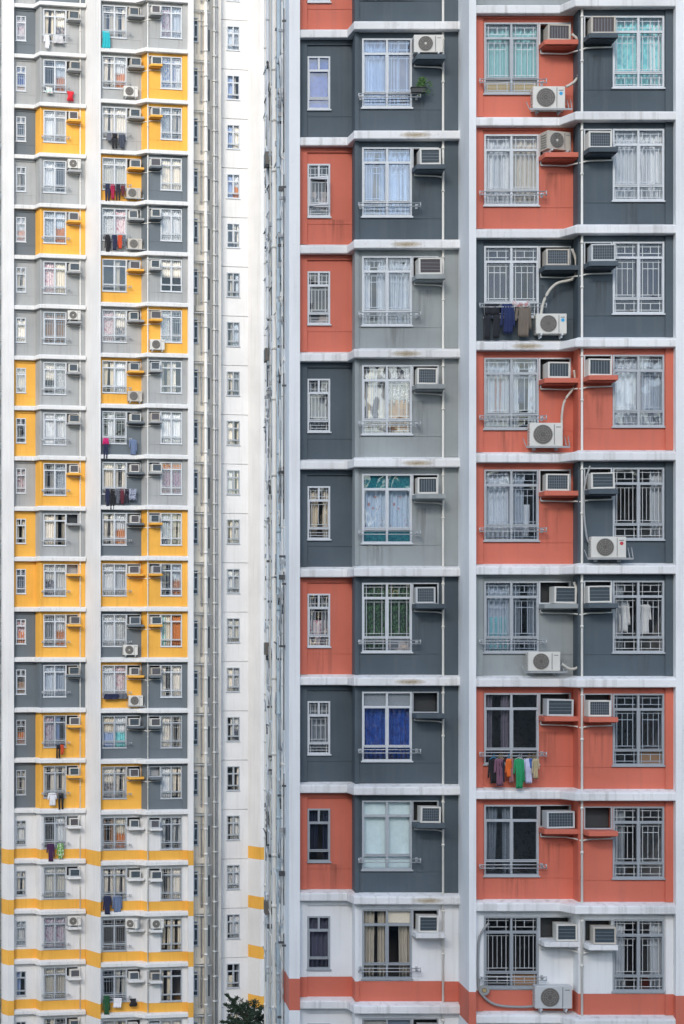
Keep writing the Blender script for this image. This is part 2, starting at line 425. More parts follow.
def rack_mesh(w):
    b = MB(); P = 0.23
    for z in (0.0, 0.085): b.tube([(0, P, z), (w, P, z)], 0.013, 6)
    for u in (0, w): b.tube([(u, P, -0.02), (u, P, 0.105)], 0.016, 6)
    for u in (0.07, w - 0.07):
        b.box(u - .014, u + .014, 0.0, P - .012, 0.03, 0.055); b.box(u - .03, u + .03, 0.0, 0.012, -0.02, 0.10)
    return b.mesh('drying_rack')

# ------------------------------------------------------------------ air conditioners
def ac_body_mesh(w, h, d):
    b = MB()
    b.box(0, w, -0.12, d - 0.02, 0, h)
    b2 = 0.045
    b.box(0, b2, d - .02, d + .012, 0, h); b.box(w - b2, w, d - .02, d + .012, 0, h)
    b.box(b2, w - b2, d - .02, d + .012, 0, b2); b.box(b2, w - b2, d - .02, d + .012, h - b2 * .8, h)
    return b.mesh('ac_body', bevel=0.006)
def ac_grille_mesh(w, h, d, style):
    b = MB(); e = 0.045
    b.box(e, w - e, d - .019, d - .012, e, h - e * .8, 0)
    n = 9 if style != 1 else 6
    if style == 0:
        for k in range(1, n): x = e + (w - 2 * e) * k / n; b.box(x - .004, x + .004, d - .012, d - .004, e, h - e * .8, 1)
        for k in range(1, 5): z = e + (h - 1.8 * e) * k / 5; b.box(e, w - e, d - .012, d - .006, z - .004, z + .004, 1)
    elif style == 1:
        for k in range(1, 4): z = e + (h - 1.8 * e) * k / 4; b.box(e, w - e, d - .012, d - .006, z - .005, z + .005, 1)
    else:
        for k in range(1, 7): x = e + (w - 2 * e) * k / 7; b.box(x - .006, x + .006, d - .012, d - .004, e, h - e * .8, 1)
    return b.mesh('ac_grille')
def window_ac(M4, rz, u, p, z, label, group, size=(0.54, 0.41, 0.36), case='accase', coil='coil', style=0, yaw=0.0):
    w, h, d = size
    w, h, d = round(w, 2), round(h, 2), round(d - .05, 2)
    yaw += RND.uniform(-.05, .05)
    o = thing('window_air_conditioner', label, 'air conditioner', M4 @ Vector((u, -p, z)), rz + yaw, group)
    put('casing', cached(('acb', w, h, d), lambda: ac_body_mesh(w, h, d)), [M[case]], o, rz=0).rotation_euler = (0, RND.uniform(-.018, .018), 0)
    put('coil_grille', cached(('acg', w, h, d, style), lambda: ac_grille_mesh(w, h, d, style)), [M[coil], M['grey_mark']], o)
    return o
def split_meshes(w, h, d, mark):
    c = MB(); c.box(0, w, 0, d, 0.0, h); c.box(w * .74, w * .745, d, d + .004, 0.03, h - .03, 1)
    for k in range(6): c.box(-0.004, 0.0, 0.05, d - .05, h * (.12 + .13 * k), h * (.16 + .13 * k), 1)
    cm = c.mesh('unit_casing', bevel=0.012)
    f = MB(); cx, cz, r = w * .40, h * .5, min(h * .42, w * .33)
    f.disc(cx, cz, 0, r, d - .01, d + .004, 0)
    for k in range(4): f.disc(cx, cz, r * (.30 + .21 * k), r * (.30 + .21 * k) + .012, d, d + .016, 1)
    for k in range(8):
        a = math.pi * k / 4; f.tube([(cx + math.cos(a) * r * .2, d + .012, cz + math.sin(a) * r * .2), (cx + math.cos(a) * r, d + .012, cz + math.sin(a) * r)], 0.006, 4, 1)
    f.disc(cx, cz, 0, r * .17, d, d + .02, 2)
    fm = f.mesh('fan_guard')
    k = MB()
    if mark: k.disc(w * .87, h * .68, 0, 0.045, d, d + .005, 0, 14)
    k.box(w * .80, w * .94, d, d + .004, h * .80, h * .84, 1)
    return cm, fm, k.mesh('maker_badge')
def bracket_mesh(w, d, style):
    b = MB()
    for u in (w * .16, w * .84):
        b.box(u - .02, u + .02, 0.0, d + .05, -0.045, -0.004)
        if style == 'tray': b.box(u - .018, u + .018, 0.0, .03, -0.045, .22)
        b.box(u - .02, u + .02, d * .2, d * .32, -0.10, -0.045); b.box(u - .02, u + .02, d * .78, d * .9, -0.10, -0.045)
    if style == 'tray':
        b.box(-.10, w + .16, d + .05, d + .075, -0.05, -0.005)
        b.tube([(-.10, d + .06, -.03), (-.14, d * .6, .20)], 0.012, 5); b.tube([(w + .16, d + .06, -.03), (w + .17, d * .5, .26)], 0.014, 5); b.tube([(w + .08, d + .06, -.03), (w + .09, d * .4, .26)], 0.014, 5)
    return b.mesh('bracket')
def split_unit(M4, rz, u, p, z, label, group, size=(0.80, 0.56, 0.30), case='accase', mark='blue_mark', style='feet', yaw=0.0, hub='fan', fan='fan'):
    w, h, d = size
    o = thing('outdoor_condenser', label, 'condenser unit', M4 @ Vector((u, -p, z)), rz + yaw, group)
    cm, fm, km = cached(('sp', w, h, d, bool(mark)), lambda: split_meshes(w, h, d, mark))
    put('casing', cm, [M[case], M['grey_mark']], o)
    put('fan_guard', fm, [M[fan], M['fanring'], M[hub]], o)
    put('badge', km, [M[mark or 'grey_mark'], M['grey_mark']], o)
    put('bracket', cached(('br', w, d, style), lambda: bracket_mesh(w, d, style)), [M['fwhite'] if style != 'tray' else M['greypipe']], o)
    return o

# ------------------------------------------------------------------ laundry
def garment_mesh(kind, w, h, seed, th=0.03):
    r = random.Random(seed); b = MB(); a, c = r.uniform(0, 6), r.uniform(0, 6); f = r.choice((2, 3))
    fold = lambda x, t: 0.022 * math.sin(x * f * 6.28 + a + t) * (.3 + t) + .01 * math.sin(t * 7 + c)
    if kind == 'shirt':
        tl = 0.2 + .04 * math.sin(a)
        b.sheet(lambda t: w * (.22 + .03 * math.sin(4 * t + a)) - (w * .10 if t < .08 else 0), lambda t: w * (.80 + .03 * math.sin(5 * t + c)), 0, h, 8, 10, fold, th)
        for s in (0, 1):
            x0 = w * (.10 if s == 0 else .74); lean = (-.10 if s == 0 else .10) * w
            b.sheet(lambda t: x0 + lean * t, lambda t: x0 + w * .17 - w * .03 * t + lean * t, h * (.22 if r.random() < .6 else .48), h * .97, 3, 6, lambda x, t: -.012 + .5 * fold(x, t), th)
    elif kind == 'trousers':
        b.sheet(lambda t: w * .08, lambda t: w * .92, h * .68, h, 8, 4, fold, th)
        for s in (0, 1):
            x0 = w * (.05 if s == 0 else .56)
            b.sheet(lambda t: x0 + .01 * math.sin(5 * t + a + s), lambda t: x0 + w * (.40 - .08 * t) + .012 * math.sin(4 * t + c), h * .02 * s, h * .69, 4, 7, lambda x, t: .004 + .6 * fold(x, t), th)
    elif kind == 'bundle':
        b.sheet(lambda t: w * (.5 - .5 * math.sin(math.pi * (.30 + .45 * t)) ** .5 * (.8 + .2 * math.sin(7 * t + a))), lambda t: w * (.5 + .5 * math.sin(math.pi * (.26 + .5 * t)) ** .5 * (.8 + .2 * math.sin(6 * t + c))), 0, h, 8, 8, lambda x, t: .12 * math.sin(math.pi * x) * math.sin(math.pi * t) + .02 * math.sin(9 * x + a), .12)
    else:
        b.sheet(lambda t: w * (.03 + .10 * math.sin(3 * t + a) * t), lambda t: w * (.95 + .10 * math.sin(4 * t + c) * t), 0, h, 10, 10, fold, th)
    return b.mesh(kind)
GC = {}
def gcol(name, col, col2=None, tex='noise', sc_=9, thr=.55):
    if name not in GC: GC[name] = cloth(name + '_cloth', col, col2, sc_, thr, tex)
    return GC[name]
def garment(M4, rz, kind, u, p, ztop, w, h, mat, label, cat, hanger=None, yaw=0.0):
    nm = {'shirt': 'shirt', 'trousers': 'trousers', 'towel': 'towel', 'bundle': 'bag'}[kind]
    if cat in ('dress', 'jacket', 'cloth', 'blanket', 'bag', 'helmet', 'vest'): nm = cat
    me = garment_mesh(kind, w, h, RND.randint(0, 9999))
    o = put(nm, me, [mat]); o.location = M4 @ Vector((u, -p, ztop - h)); o.rotation_euler.z = rz + yaw
    tag(o, label, cat, 'laundry hung outside the windows')
    if hanger:
        b = MB(); b.tube([(w * .15, 0, h - .02), (w * .5, 0, h + .04), (w * .85, 0, h - .02)], .008, 5); b.tube([(w * .5, 0, h + .04), (w * .5, 0, h + .10), (w * .5 + .02, .015, h + .12)], .007, 5)
        put('hanger', b.mesh('hanger'), [hanger], o)
    return o

# ------------------------------------------------------------------ tower block (two stepped wings)
ZB = (2.8 - 0.28)            # clear height between slabs
def sweep_slab(wall, outer, inner_p, flat=False):
    b = MB()
    prof = [(0.0, 0.0, True), (0.72, -0.05, False), (0.96, -0.075, False), (1.0, -0.10, False), (1.0, -0.255, False), (0.97, -0.272, False), (0.9, -0.28, False)]
    rows = []
    for (wu, wp), (ou, op) in zip(wall, outer):
        r = [(wu, inner_p, 0.0)] + [(wu + (ou - wu) * f, wp + (op - wp) * f, z) for f, z, _ in prof] + [(wu, inner_p, -0.28)]
        rows.append(r)
    for A, B in zip(rows, rows[1:]):
        for k in range(len(A) - 1): b.face([A[k], B[k], B[k + 1], A[k + 1]])
        b.face([A[-1], B[-1], B[0], A[0]])
    b.face(rows[0]); b.face(rows[-1])
    return b.mesh('floor_slab')

def strips(b, u0, u1, p, left=None, right=None, top=0.0, split=None):
    """slightly proud column and lintel strips framing a wall"""
    q = 0.05
    if left:
        if split: b.box(u0, left, p - .02, p + q, 0, split, 1); b.box(u0, left, p - .02, p + q, split, ZB, 0)
        else: b.box(u0, left, p - .02, p + q, 0, ZB, 0)
    if right:
        if split: b.box(right, u1, p - .02, p + q, 0, split, 1); b.box(right, u1, p - .02, p + q, split, ZB, 0)
        else: b.box(right, u1, p - .02, p + q, 0, ZB, 0)
    if top: b.box(left or u0, right or u1, p - .02, p + q - .002, ZB - top, ZB, 0)

SPLIT = 0.52
PB, PR, PJ = 0.656, 1.94, 2.46       # how far the bay, the right wing and its projecting half stand out
WZ0, WH = 0.585, 1.78
ACR = 1.80
SZ0, SH = 0.72, 1.38
ACZ = 1.82

class Block: pass
def tower_block(T, root, U, kmin, kmax, ztop, rows, cols, pal, bandfrom, name, bands):
    """T: root matrix; U: measures along the facade; rows: per row colours; returns helpers"""
    zf = lambda k: ztop - FLOOR * k - GROUND           # top of slab k above the ground
    b = MB()
    g = (-0.012)
    # wall panels, one mesh per bay type
    b = MB(); b.wall(U['x0'], U['s_end'], 0, ZB, 0, [(U['sw0'], U['sw1'], SZ0, SZ0 + SH, .15), (U['x0'], U['s_end'], SPLIT, SPLIT + .012, g)], split=SPLIT)
    strips(b, U['x0'], U['s_end'], 0, left=U['sl'], top=0.13, split=SPLIT)
    m_small = b.mesh('small_panel')
    aw = (U['bw1'] + .012, U['a1'])
    b = MB(); b.wall(U['b0'], U['b_end'], 0, ZB, PB, [(U['bw0'], U['bw1'], WZ0, WZ0 + WH, .15), (aw[0], aw[1], ACZ, WZ0 + WH, .35), (U['b0'], U['b_end'], SPLIT, SPLIT + .012, g)], split=SPLIT)
    for z0, z1, mm in ((0, SPLIT, 1), (SPLIT, ZB, 0)):
        b.face([(U['s_end'], 0.0, z0), (U['b0'], PB, z0), (U['b0'], PB, z1), (U['s_end'], 0.0, z1)], mm)
    strips(b, U['b0'], U['b_end'], PB, left=U['b0'] + .10, right=U['b_end'] - .36, split=SPLIT)
    m_bay = b.mesh('bay_panel')
    ar = (U['rw1'] + .012, U['ar1'])
    b = MB(); b.wall(U['r0'], U['r_end'], 0, ZB, PR, [(U['rw0'], U['rw1'], WZ0, WZ0 + WH, .15), (ar[0], ar[1], ACR, WZ0 + WH, .35), (U['r0'], U['r_end'], SPLIT, SPLIT + .012, g)], split=SPLIT)
    strips(b, U['r0'], U['r_end'], PR, left=U['rw0'] - .03, top=0.06, split=SPLIT)
    m_rec = b.mesh('recess_panel')
    aj = (U['aj0'], U['pw0'] - .012)
    b = MB(); b.wall(U['j0'], U['j_end'], 0, ZB, PJ, [(U['pw0'], U['pw1'], WZ0, WZ0 + WH, .15), (aj[0], aj[1], ACR, WZ0 + WH, .35), (U['j0'], U['j_end'], SPLIT, SPLIT + .012, g)], split=SPLIT)
    for z0, z1, mm in ((0, SPLIT, 1), (SPLIT, ZB, 0)):
        b.face([(U['r_end'], PR, z0), (U['j0'], PJ, z0), (U['j0'], PJ, z1), (U['r_end'], PR, z1)], mm)
    strips(b, U['j0'], U['j_end'], PJ, right=U['pw1'] + .02, split=SPLIT)
    m_proj = b.mesh('projecting_panel')
    # slabs
    sl = sweep_slab([(U['x0'], 0), (U['s_end'], 0), (U['b0'], PB), (U['b_end'], PB)],
                    [(U['x0'], .24), (U['s_end'] - .16, .24), (U['b0'] - .05, PB + .26), (U['b_end'], PB + .26)], -.8)
    sr = sweep_slab([(U['r0'], PR), (U['r_end'], PR), (U['j0'], PJ), (U['j_end'], PJ)],
                    [(U['r0'], PR + .24), (U['r_end'] - .40, PR + .24), (U['j0'] - .14, PJ + .26), (U['j_end'], PJ + .26)], -.8)
    # air conditioner ledges and boards
    def ledge(w):
        c = MB()
        c.prism([(0, 0.0), (.05, .46), (.10, .50), (w, .50), (w, 0.0)], 0.025, 0.145)
        c.prism([(0.04, 0.0), (.09, .42), (w - .03, .42), (w - .03, 0.0)], 0.0, 0.025)
        return c.mesh('ledge', bevel=.008)
    def opening(w, h):
        c = MB(); t = .028
        c.box(0, t, -.1, .012, 0, h); c.box(w - t, w, -.1, .012, 0, h); c.box(t, w - t, -.1, .012, h - t, h); c.box(t, w - t, -.1, .012, 0, t)
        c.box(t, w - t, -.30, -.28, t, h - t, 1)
        return c.mesh('conditioner_opening')
    names = {'red': 'orange-red wall panel', 'dark': 'slate grey wall panel', 'light': 'pale grey wall panel', 'yellow': 'yellow-orange wall panel', 'white': 'white wall panel with coloured band'}
    for k in range(kmin, kmax + 1):
        put('floor_slab', sl, [pal['slab']], root, (0, 0, zf(k)))
        put('floor_slab', sr, [pal['slab']], root, (0, 0, zf(k)))
    for r in range(kmin, kmax):
        c4 = rows(r); z = zf(r + 1)
        for me, c in zip((m_small, m_bay, m_rec, m_proj), c4):
            up = pal[c]; lo = pal['band'] if c == 'white' else up
            put('wall_panel', me, [up, lo], root, (0, 0, z), label=names[c])
        for (a0, a1), p, c, key in ((aw, PB, c4[1], 'b'), (ar, PR, c4[2], 'r'), (aj, PJ, c4[3], 'j')):
            w = round(a1 - a0, 3)
            st = cols(key, r); az = ACZ if key == 'b' else ACR; hh = WZ0 + WH - az
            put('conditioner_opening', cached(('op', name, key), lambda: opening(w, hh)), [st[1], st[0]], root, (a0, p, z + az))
            put('conditioner_ledge', cached(('le', name, key), lambda: ledge(w + (.12 if key != 'j' else .06))), [pal[c] if c != 'white' else pal['slab']], root, (a0 - (.02 if key != 'j' else .04), p, z + az - .15))
    # pipes with branches
    def stack(u, p, ends):
        c = MB(); r = 0.031
        c.tube([(u, p, zf(kmax)), (u, p, zf(kmin))], r, 8)
        for k in range(kmin, kmax):
            z = zf(k + 1)
            c.tube([(u, p, z + 1.2), (u, p, z + 1.26)], r * 1.35, 8); c.tube([(u, p, z + 2.3), (u, p, z + 2.36)], r * 1.35, 8)
            for e, pw in ends:
                zz = z + (1.60 if p < 1.5 else 1.545)
                c.tube([(u, p, zz - .03), (u + (e - u) * .12, (p * .5 + pw * .5), zz), (u + (e - u) * .3, pw, zz + .015), (e, pw, zz + .03)], 0.02, 6)
                c.tube([(e, pw, zz + .02), (e, pw, zz + .2)], 0.02, 6)
        put('drain_pipe', c.mesh('drain_pipe'), [M['pipe']], root)
    stack(U['pb'], PB + .07, [(U['bw1'] + .06, PB + .06)])
    stack(U['pj'], PJ + .07, [(U['rw1'] + .04, PR + .07), (U['pw0'] - .03, PJ + .06)])
    # pilasters in one run, painted bands at the lower floors
    zlo, zhi = 0.0, zf(kmin) + 1.0
    def pil(nm, poly):
        c = MB(); cuts = [zlo]
        for k in sorted(bands, reverse=True): cuts += [zf(k) - .30, zf(k) + SPLIT]
        cuts.append(zhi)
        for i, (a, d) in enumerate(zip(cuts, cuts[1:])): c.prism(poly, a, d, i % 2)
        put(nm, c.mesh(nm), [pal['white'], pal['band']], root)
    pil('pilaster', [(U['lp'], -.8), (U['lp'], .30), (U['x0'], .30), (U['x0'], -.8)] if 'lps' not in U else [(U['lps'], -.8), (U['lps'], -.3), (U['lp'], .30), (U['x0'], .30), (U['x0'], -.8)])
    pil('pilaster', [(U['b_end'], -.8), (U['b_end'], PB + .0), (U['pil0'], PR + .27), (U['r0'], PR + .27), (U['r0'], -.8)])
    pil('pilaster', [(U['j_end'], -.8), (U['j_end'], PJ + .27), (U['rp'], PJ + .27), (U['rp'], -.8)])
    # inner walls, plain base and roof
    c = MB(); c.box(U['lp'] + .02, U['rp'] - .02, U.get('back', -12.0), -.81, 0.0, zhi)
    c.box(U['s_end'] - .03, U['s_end'] + .03, -.805, -.17, zf(kmax) + .01, zhi - .02)
    put('room_wall', c.mesh('room_wall'), [M['inside']], root)
    c = MB(); c.box(U['lp'] - .001, U['rp'] + .001, U.get('back', -12.0) - .01, PB - .05, -.0, zf(kmax) - .29)
    put('base_wall', c.mesh('base_wall'), [pal['white']], root)
    c = MB(); c.box(U['r0'], U['rp'] - .01, PB - .05, PR, 0.0, zf(kmax) - .29)
    put('base_wall', c.mesh('base_wall'), [pal['white']], root)
    c = MB(); c.box(U['lp'] - .002, U['rp'] + .002, U.get('back', -12.0) - .02, PB, zf(kmin) + .01, zhi + .6)
    put('roof_block', c.mesh('roof_block'), [pal['white']], root)
    B = Block(); B.zf = zf; B.T = T; B.root = root; B.aw, B.ar, B.aj = aw, ar, aj
    return B

ORD = ['first', 'second', 'third', 'fourth', 'fifth', 'sixth', 'seventh', 'eighth', 'ninth', 'tenth', 'eleventh', 'twelfth', 'thirteenth', 'fourteenth', 'fifteenth', 'sixteenth', 'seventeenth', 'eighteenth', 'nineteenth', 'twentieth', 'twenty-first']
CN = {'red': 'orange-red', 'dark': 'slate grey', 'light': 'pale grey', 'yellow': 'yellow', 'white': 'white'}

# ================================================================== NEAR BLOCK (red and grey)
F0 = Vector((4.952, 50.656, GROUND))
TF = Matrix.Translation(F0)
front = thing('apartment_block', 'nearer apartment block with orange-red and slate grey panels between white slabs', 'apartment block', F0)
UF = dict(back=-6.86, x0=-.03, lp=-.31, s_end=1.355, sl=.182, b0=1.345, b_end=4.0, pil0=4.0, r0=4.175, r_end=6.655, j0=6.665, j_end=9.0, rp=10.4,
          sw0=.193, sw1=.785, bw0=1.531, bw1=2.812, a1=3.50, rw0=4.422, rw1=5.791, ar1=6.60, aj0=6.80, pw0=7.511, pw1=8.787, pb=3.605, pj=6.735)
rowsF = {-1: ('red', 'dark', 'light', 'light'), 0: ('dark', 'dark', 'red', 'dark'), 1: ('red', 'dark', 'red', 'dark'), 2: ('red', 'light', 'dark', 'dark'),
         3: ('dark', 'light', 'red', 'red'), 4: ('dark', 'light', 'red', 'dark'), 5: ('red', 'dark', 'light', 'dark'), 6: ('dark', 'dark', 'red', 'red'), 7: ('red', 'dark', 'red', 'red')}
palF = dict(red=M['red'], dark=M['dark'], light=M['light'], white=M['white'], slab=M['slab'], band=M['red'])
def colsF(key, r):
    fr = M['fwhite'] if r < 6 else M['fgrey']
    return (M['board'], fr)
NB = tower_block(TF, front, UF, -1, 11, 5.69 * FLOOR, lambda r: rowsF.get(r, ('white',) * 4), colsF, palF, 9, 'front', [9, 10, 11])

winF = {  # row: bay (frame, glass, [left, right], grille), recess, projecting, small
 -1: (('fwhite', 'g1', ['white:full', 'white:full+grey:right'], 2), ('fwhite', 'g0', ['sheer:full', 'sheer:full'], 0), ('fwhite', 'g0', ['white:full', 'white:full'], 0), ('fwhite', 'g1', ['white:full'], 0)),
 0: (('fwhite', 'g1', ['white:left+sheer:full', 'dusk:full+sheer:left'], 1), ('fgrey', 'g0', ['teal:full+tan:bottom', 'teal:full+tan:bottom'], 2), ('fwhite', 'g0', ['turq:full', 'turq:full+white:right'], 2), ('fwhite', 'g1', ['blue:flat'], 0)),
 1: (('fwhite', 'g1', ['sheer:drawn', 'white:full+grey:right'], 2), ('fwhite', 'g0', ['white:sides+sheer:full', 'beige:full'], 3), ('fwhite', 'g0', ['sheer:full', 'sheer:drawn+white:full'], 3), ('fwhite', 'g0', ['clutter:lower'], 3)),
 2: (('fwhite', 'g2', ['white:sides', 'white:drawn+sheer:full'], 2), ('fwhite', 'g0', ['navy:full', 'navy:drawn'], 2), ('fwhite', 'g0', ['navy:full', 'navy:full'], 2), ('fwhite', 'g0', ['clutter:bottom'], 3)),
 3: (('fwhite', 'g3', ['cream:drawn+sheer:full', 'lace:upper+brown:lower'], 1), ('fgrey', 'g2', ['sheer:full', 'white:sides'], 1), ('fgrey', 'g2', ['white:full', 'white:left+sheer:full'], 1), ('fwhite', 'g0', ['grey:full'], 3)),
 4: (('fwhite', 'g2', ['floral:full+deepteal:bottom+deepteal:top', 'floral:full+deepteal:bottom+deepteal:top'], 0), ('fgrey', 'g2', ['white:full', 'sheer:left'], 2), ('fgrey', 'g0', ['', 'sheer:right'], 3), ('fwhite', 'g0', ['cream:drawn'], 1)),
 5: (('fwhite', 'g0', ['green:full', 'green:full+clutter:bottom'], 1), ('fgrey', 'g2', ['teal:lower+sheer:full', 'grey:sides'], 2), ('fgrey', 'g0', ['grey:left', ''], 2), ('fwhite', 'g0', ['grey:sides+rose:lower'], 3)),
 6: (('fwhite', 'g0', ['blue:full+grey:top', 'blue:full+grey:top'], 0), ('fgrey', 'g0', ['dusk:sides', ''], 0), ('fdull', 'g2', ['', 'brown:bottom'], 2), ('fwhite', 'g0', ['grey:full'], 2)),  # brown strip in the projecting window paints an orange-brown reflection as a curtain
 7: (('fgrey', 'g0', ['frost:flat', 'frost:flat'], 0), ('fgrey', 'g2', ['grey:drawn', ''], 0), ('fdull', 'g0', ['grey:left', ''], 2), ('fdull', 'g0', ['navy:drawn'], 0)),
 8: (('fdull', 'g0', ['beige:sides+beige:left', 'beige:right+cream:top'], 0), ('fdull', 'g0', ['', 'brown:bottom'], 3), ('fdull', 'g0', ['sheer:left', 'sheer:right'], 2), ('fdull', 'g2', ['dusk:full'], 0)),
 9: (('fdull', 'g2', ['beige:top', 'grey:top'], 0), ('fdull', 'g2', ['grey:full', ''], 2), ('fdull', 'g2', ['', 'sheer:left'], 2), ('fdull', 'g2', [''], 0)),
}
winF[10] = winF[8]
for r in range(-1, 11):
    z = NB.zf(r + 1)
    for (fr, gl, cu, gr), kind, u0, u1, p in zip(winF[r], ('big', 'big', 'big', 'small'), (UF['bw0'], UF['rw0'], UF['pw0'], UF['sw0']), (UF['bw1'], UF['rw1'], UF['pw1'], UF['sw1']), (PB, PR, PJ, 0)):
        w = round(u1 - u0, 3)
        f = add_window(front, kind, w, WH if kind == 'big' else SH, (u0, p, z + (WZ0 if kind == 'big' else SZ0)), M[fr], M[gl], cu, gr)
        if r == 1 and kind == 'small':
            b = MB(); ww, hh = w - .06, SH * .54
            b.box(0, ww, 0, .03, 0, .04); b.box(0, ww, 0, .03, hh - .04, hh); b.box(0, .04, 0, .03, .04, hh - .04); b.box(ww - .04, ww, 0, .03, .04, hh - .04)
            o = put('open_sash', b.mesh('open_sash'), [M['fwhite']], f, (.05, .03, SH * .20), rz=-.42)
            b = MB(); b.disc(.2, .36, .15, .17, -.18, -.165, 0); b.disc(.2, .36, 0, .05, -.19, -.15, 0)
            for a in range(6): t = a * 1.047; b.tube([(.2, -.17, .36), (.2 + .16 * math.cos(t), -.17, .36 + .16 * math.sin(t))], .01, 4)
            b.tube([(.2, -.19, .36), (.2, -.19, .02)], .02, 6)
            put('table_fan', b.mesh('table_fan'), [M['fgrey']], f)
    if r not in (-1,):
        put('drying_rack', cached('rk1', lambda: rack_mesh(1.58)), [M['rack']], front, (1.42, PB, z + .80))
        put('drying_rack', cached('rk2', lambda: rack_mesh(1.66)), [M['rack']], front, (4.275, PR, z + .80))
    # rust stains on the slab below
    for nm, u, p in (('b', 2.75, PB + .262), ('b2', 3.0, PB + .262), ('r', 5.6, PR + .242)):
        if (nm, r) in {('b', 0), ('b', 1), ('b', 2), ('b2', 3), ('b', 5), ('r', 2), ('b2', 7)}:
            b = MB(); b.box(-.42, .42, 0, .003, -.08, .076)
            put('rust_stain', cached('stain', lambda: b.mesh('rust_stain')), [M['stain']], front, (u + RND.uniform(-.2, .2), p, z - .178))

def drip():
    b = MB(); b.box(-.4, .4, 0, .002, -1.2, 0); return b.mesh('water_stain')
for u, p, r, dz in ((2.98, PB, 0, .78), (3.05, PB, 1, 1.5), (3.1, PB, 2, 1.5), (3.0, PB, 3, 1.45), (3.1, PB, 4, 1.5), (3.0, PB, 5, 1.5), (3.15, PB, 7, 1.5), (1.9, PB, 4, .54), (2.4, PB, 2, .54), (6.1, PR, 1, 1.4), (6.05, PR, 2, 1.4), (6.15, PR, 4, 1.4),
                    (6.0, PR, 6, 1.4), (6.1, PR, 7, 1.4), (5.0, PR, 3, .54), (5.2, PR, 7, .54), (7.1, PJ, 0, 1.4), (7.2, PJ, 2, 1.4), (7.1, PJ, 3, 1.4), (7.15, PJ, 6, 1.4), (8.2, PJ, 5, .54), (8.0, PJ, 1, .54), (.9, 0, 1, .65), (.6, 0, 5, .65), (.8, 0, 7, .65)):
    put('water_stain', cached('drip', drip), [M['drip']], front, (u, p + .003, NB.zf(r + 1) + dz))

# side wall of the near block, crowded with waste pipes
b = MB(); b.box(-.33, -.312, -6.9, -1.5, 0, 60.0)
put('side_wall', b.mesh('side_wall'), [M['ywhite']], front)
b = MB(); cuts = [0.0]
for k in (11, 10, 9): cuts += [NB.zf(k) - .30, NB.zf(k) + SPLIT]
cuts.append(60.0)
for i, (lo, hi) in enumerate(zip(cuts, cuts[1:])): b.box(-.33, -.312, -1.5, -.805, lo, hi, i % 2)
put('side_wall', b.mesh('side_wall'), [M['white'], M['red']], front)
for k in range(-1, 12):
    def led():
        c = MB(); c.box(-.36, -.33, -6.85, -.85, -.10, 0); return c.mesh('side_ledge')
    put('side_ledge', cached('sled', led), [M['slab']], front, (0, 0, NB.zf(k)))
pipes = [(.55, .04, .016, 'darkpipe'), (.95, .05, .02, 'pipe'), (1.6, .085, .052, 'bluepipe'), (2.3, .04, .03, 'pipe'), (3.0, .085, .066, 'pipe'), (3.9, .05, .022, 'greypipe'),
         (4.4, .08, .020, 'hose'), (5.3, .08, .042, 'fwhite'), (5.75, .05, .014, 'darkpipe'), (6.2, .075, .040, 'pipe')]
for d, h, r_, mt in pipes:
    c = MB(); zt = 56.0; zz = 0.0
    if mt == 'darkpipe':
        zz = 12.0                                # runs in lengths with gaps
        while zz < zt:
            e = zz + RND.uniform(1.6, 5.2); c.tube([(-.33 - h, -d, zz), (-.33 - h, -d, e)], r_, 6)
            c.box(-.33 - h - .05, -.315, -d - .02, -d + .02, e - .35, e - .30); zz = e + RND.uniform(.2, 1.6)
    else:
        c.tube([(-.33 - h, -d, 0), (-.33 - h, -d, zt)], r_, 8)
        z = 14 + RND.uniform(0, 2)
        while z < zt:
            c.tube([(-.33 - h, -d, z), (-.33 - h, -d, z + .09)], r_ * 1.25, 8)
            c.box(-.33 - h, -.315, -d - .012, -d + .012, z + .02, z + .07)
            z += RND.choice((1.4, 2.8, 2.1))
    put('waste_pipe', c.mesh('waste_pipe'), [M[mt]], front)
def fitting(i):
    r = random.Random(i); c = MB(); s_ = r.uniform(.02, .055)
    if i % 3 == 0: c.box(-.16, -.0, -s_, s_, 0, s_ * r.uniform(1.0, 3.0))
    elif i % 3 == 1:
        h = r.uniform(.06, .16); e = r.uniform(.25, .7)
        c.tube([(-h, 0, 0), (-h, -.06, .2), (-h * .7, -e, .3), (-h * .5, -e - .08, .55)], r.uniform(.02, .038), 6)
    else:
        h = r.uniform(.06, .14); e = r.uniform(.3, 1.0)
        c.tube([(-h, 0, 0), (-h, -e, .05)], r.uniform(.014, .024), 6); c.tube([(-h, 0, 0), (-h, 0, -r.uniform(.2, 1.0))], .016, 5)
    return c.mesh('pipe_fitting')
for k in range(285):      # clamps, elbows and branches between the pipes
    d = RND.choice((.75, .85, .95, 1.05, 1.15, 1.25, 4.2, 4.5, 4.7, 4.9, 5.1, 5.4, 5.6, 2.0, 3.6)); i = 3 * RND.randint(0, 5) + k % 3
    mt = RND.choice(('greypipe', 'darkpipe', 'fwhite', 'fdull', 'pipe', 'fwhite') if k % 3 else ('greypipe', 'fdull', 'darkpipe'))
    put(('pipe_clamp', 'pipe_elbow', 'branch_pipe')[k % 3], cached(('fit', i), lambda: fitting(i)), [M[mt]], front, (-.318, -d, RND.uniform(23.5, 51)))
for z in (26.2, 33.6, 42.0, 47.6):
    def fb():
        c = MB(); c.box(-.20, 0, -.25, .25, 0, .36); c.box(-.205, -.2, -.2, .2, .05, .31, 1); return c.mesh('fan_box')
    put('fan_box', cached('fanbox', fb), [M['fan'], M['darkpipe']], front, (-.33, -5.0, z))

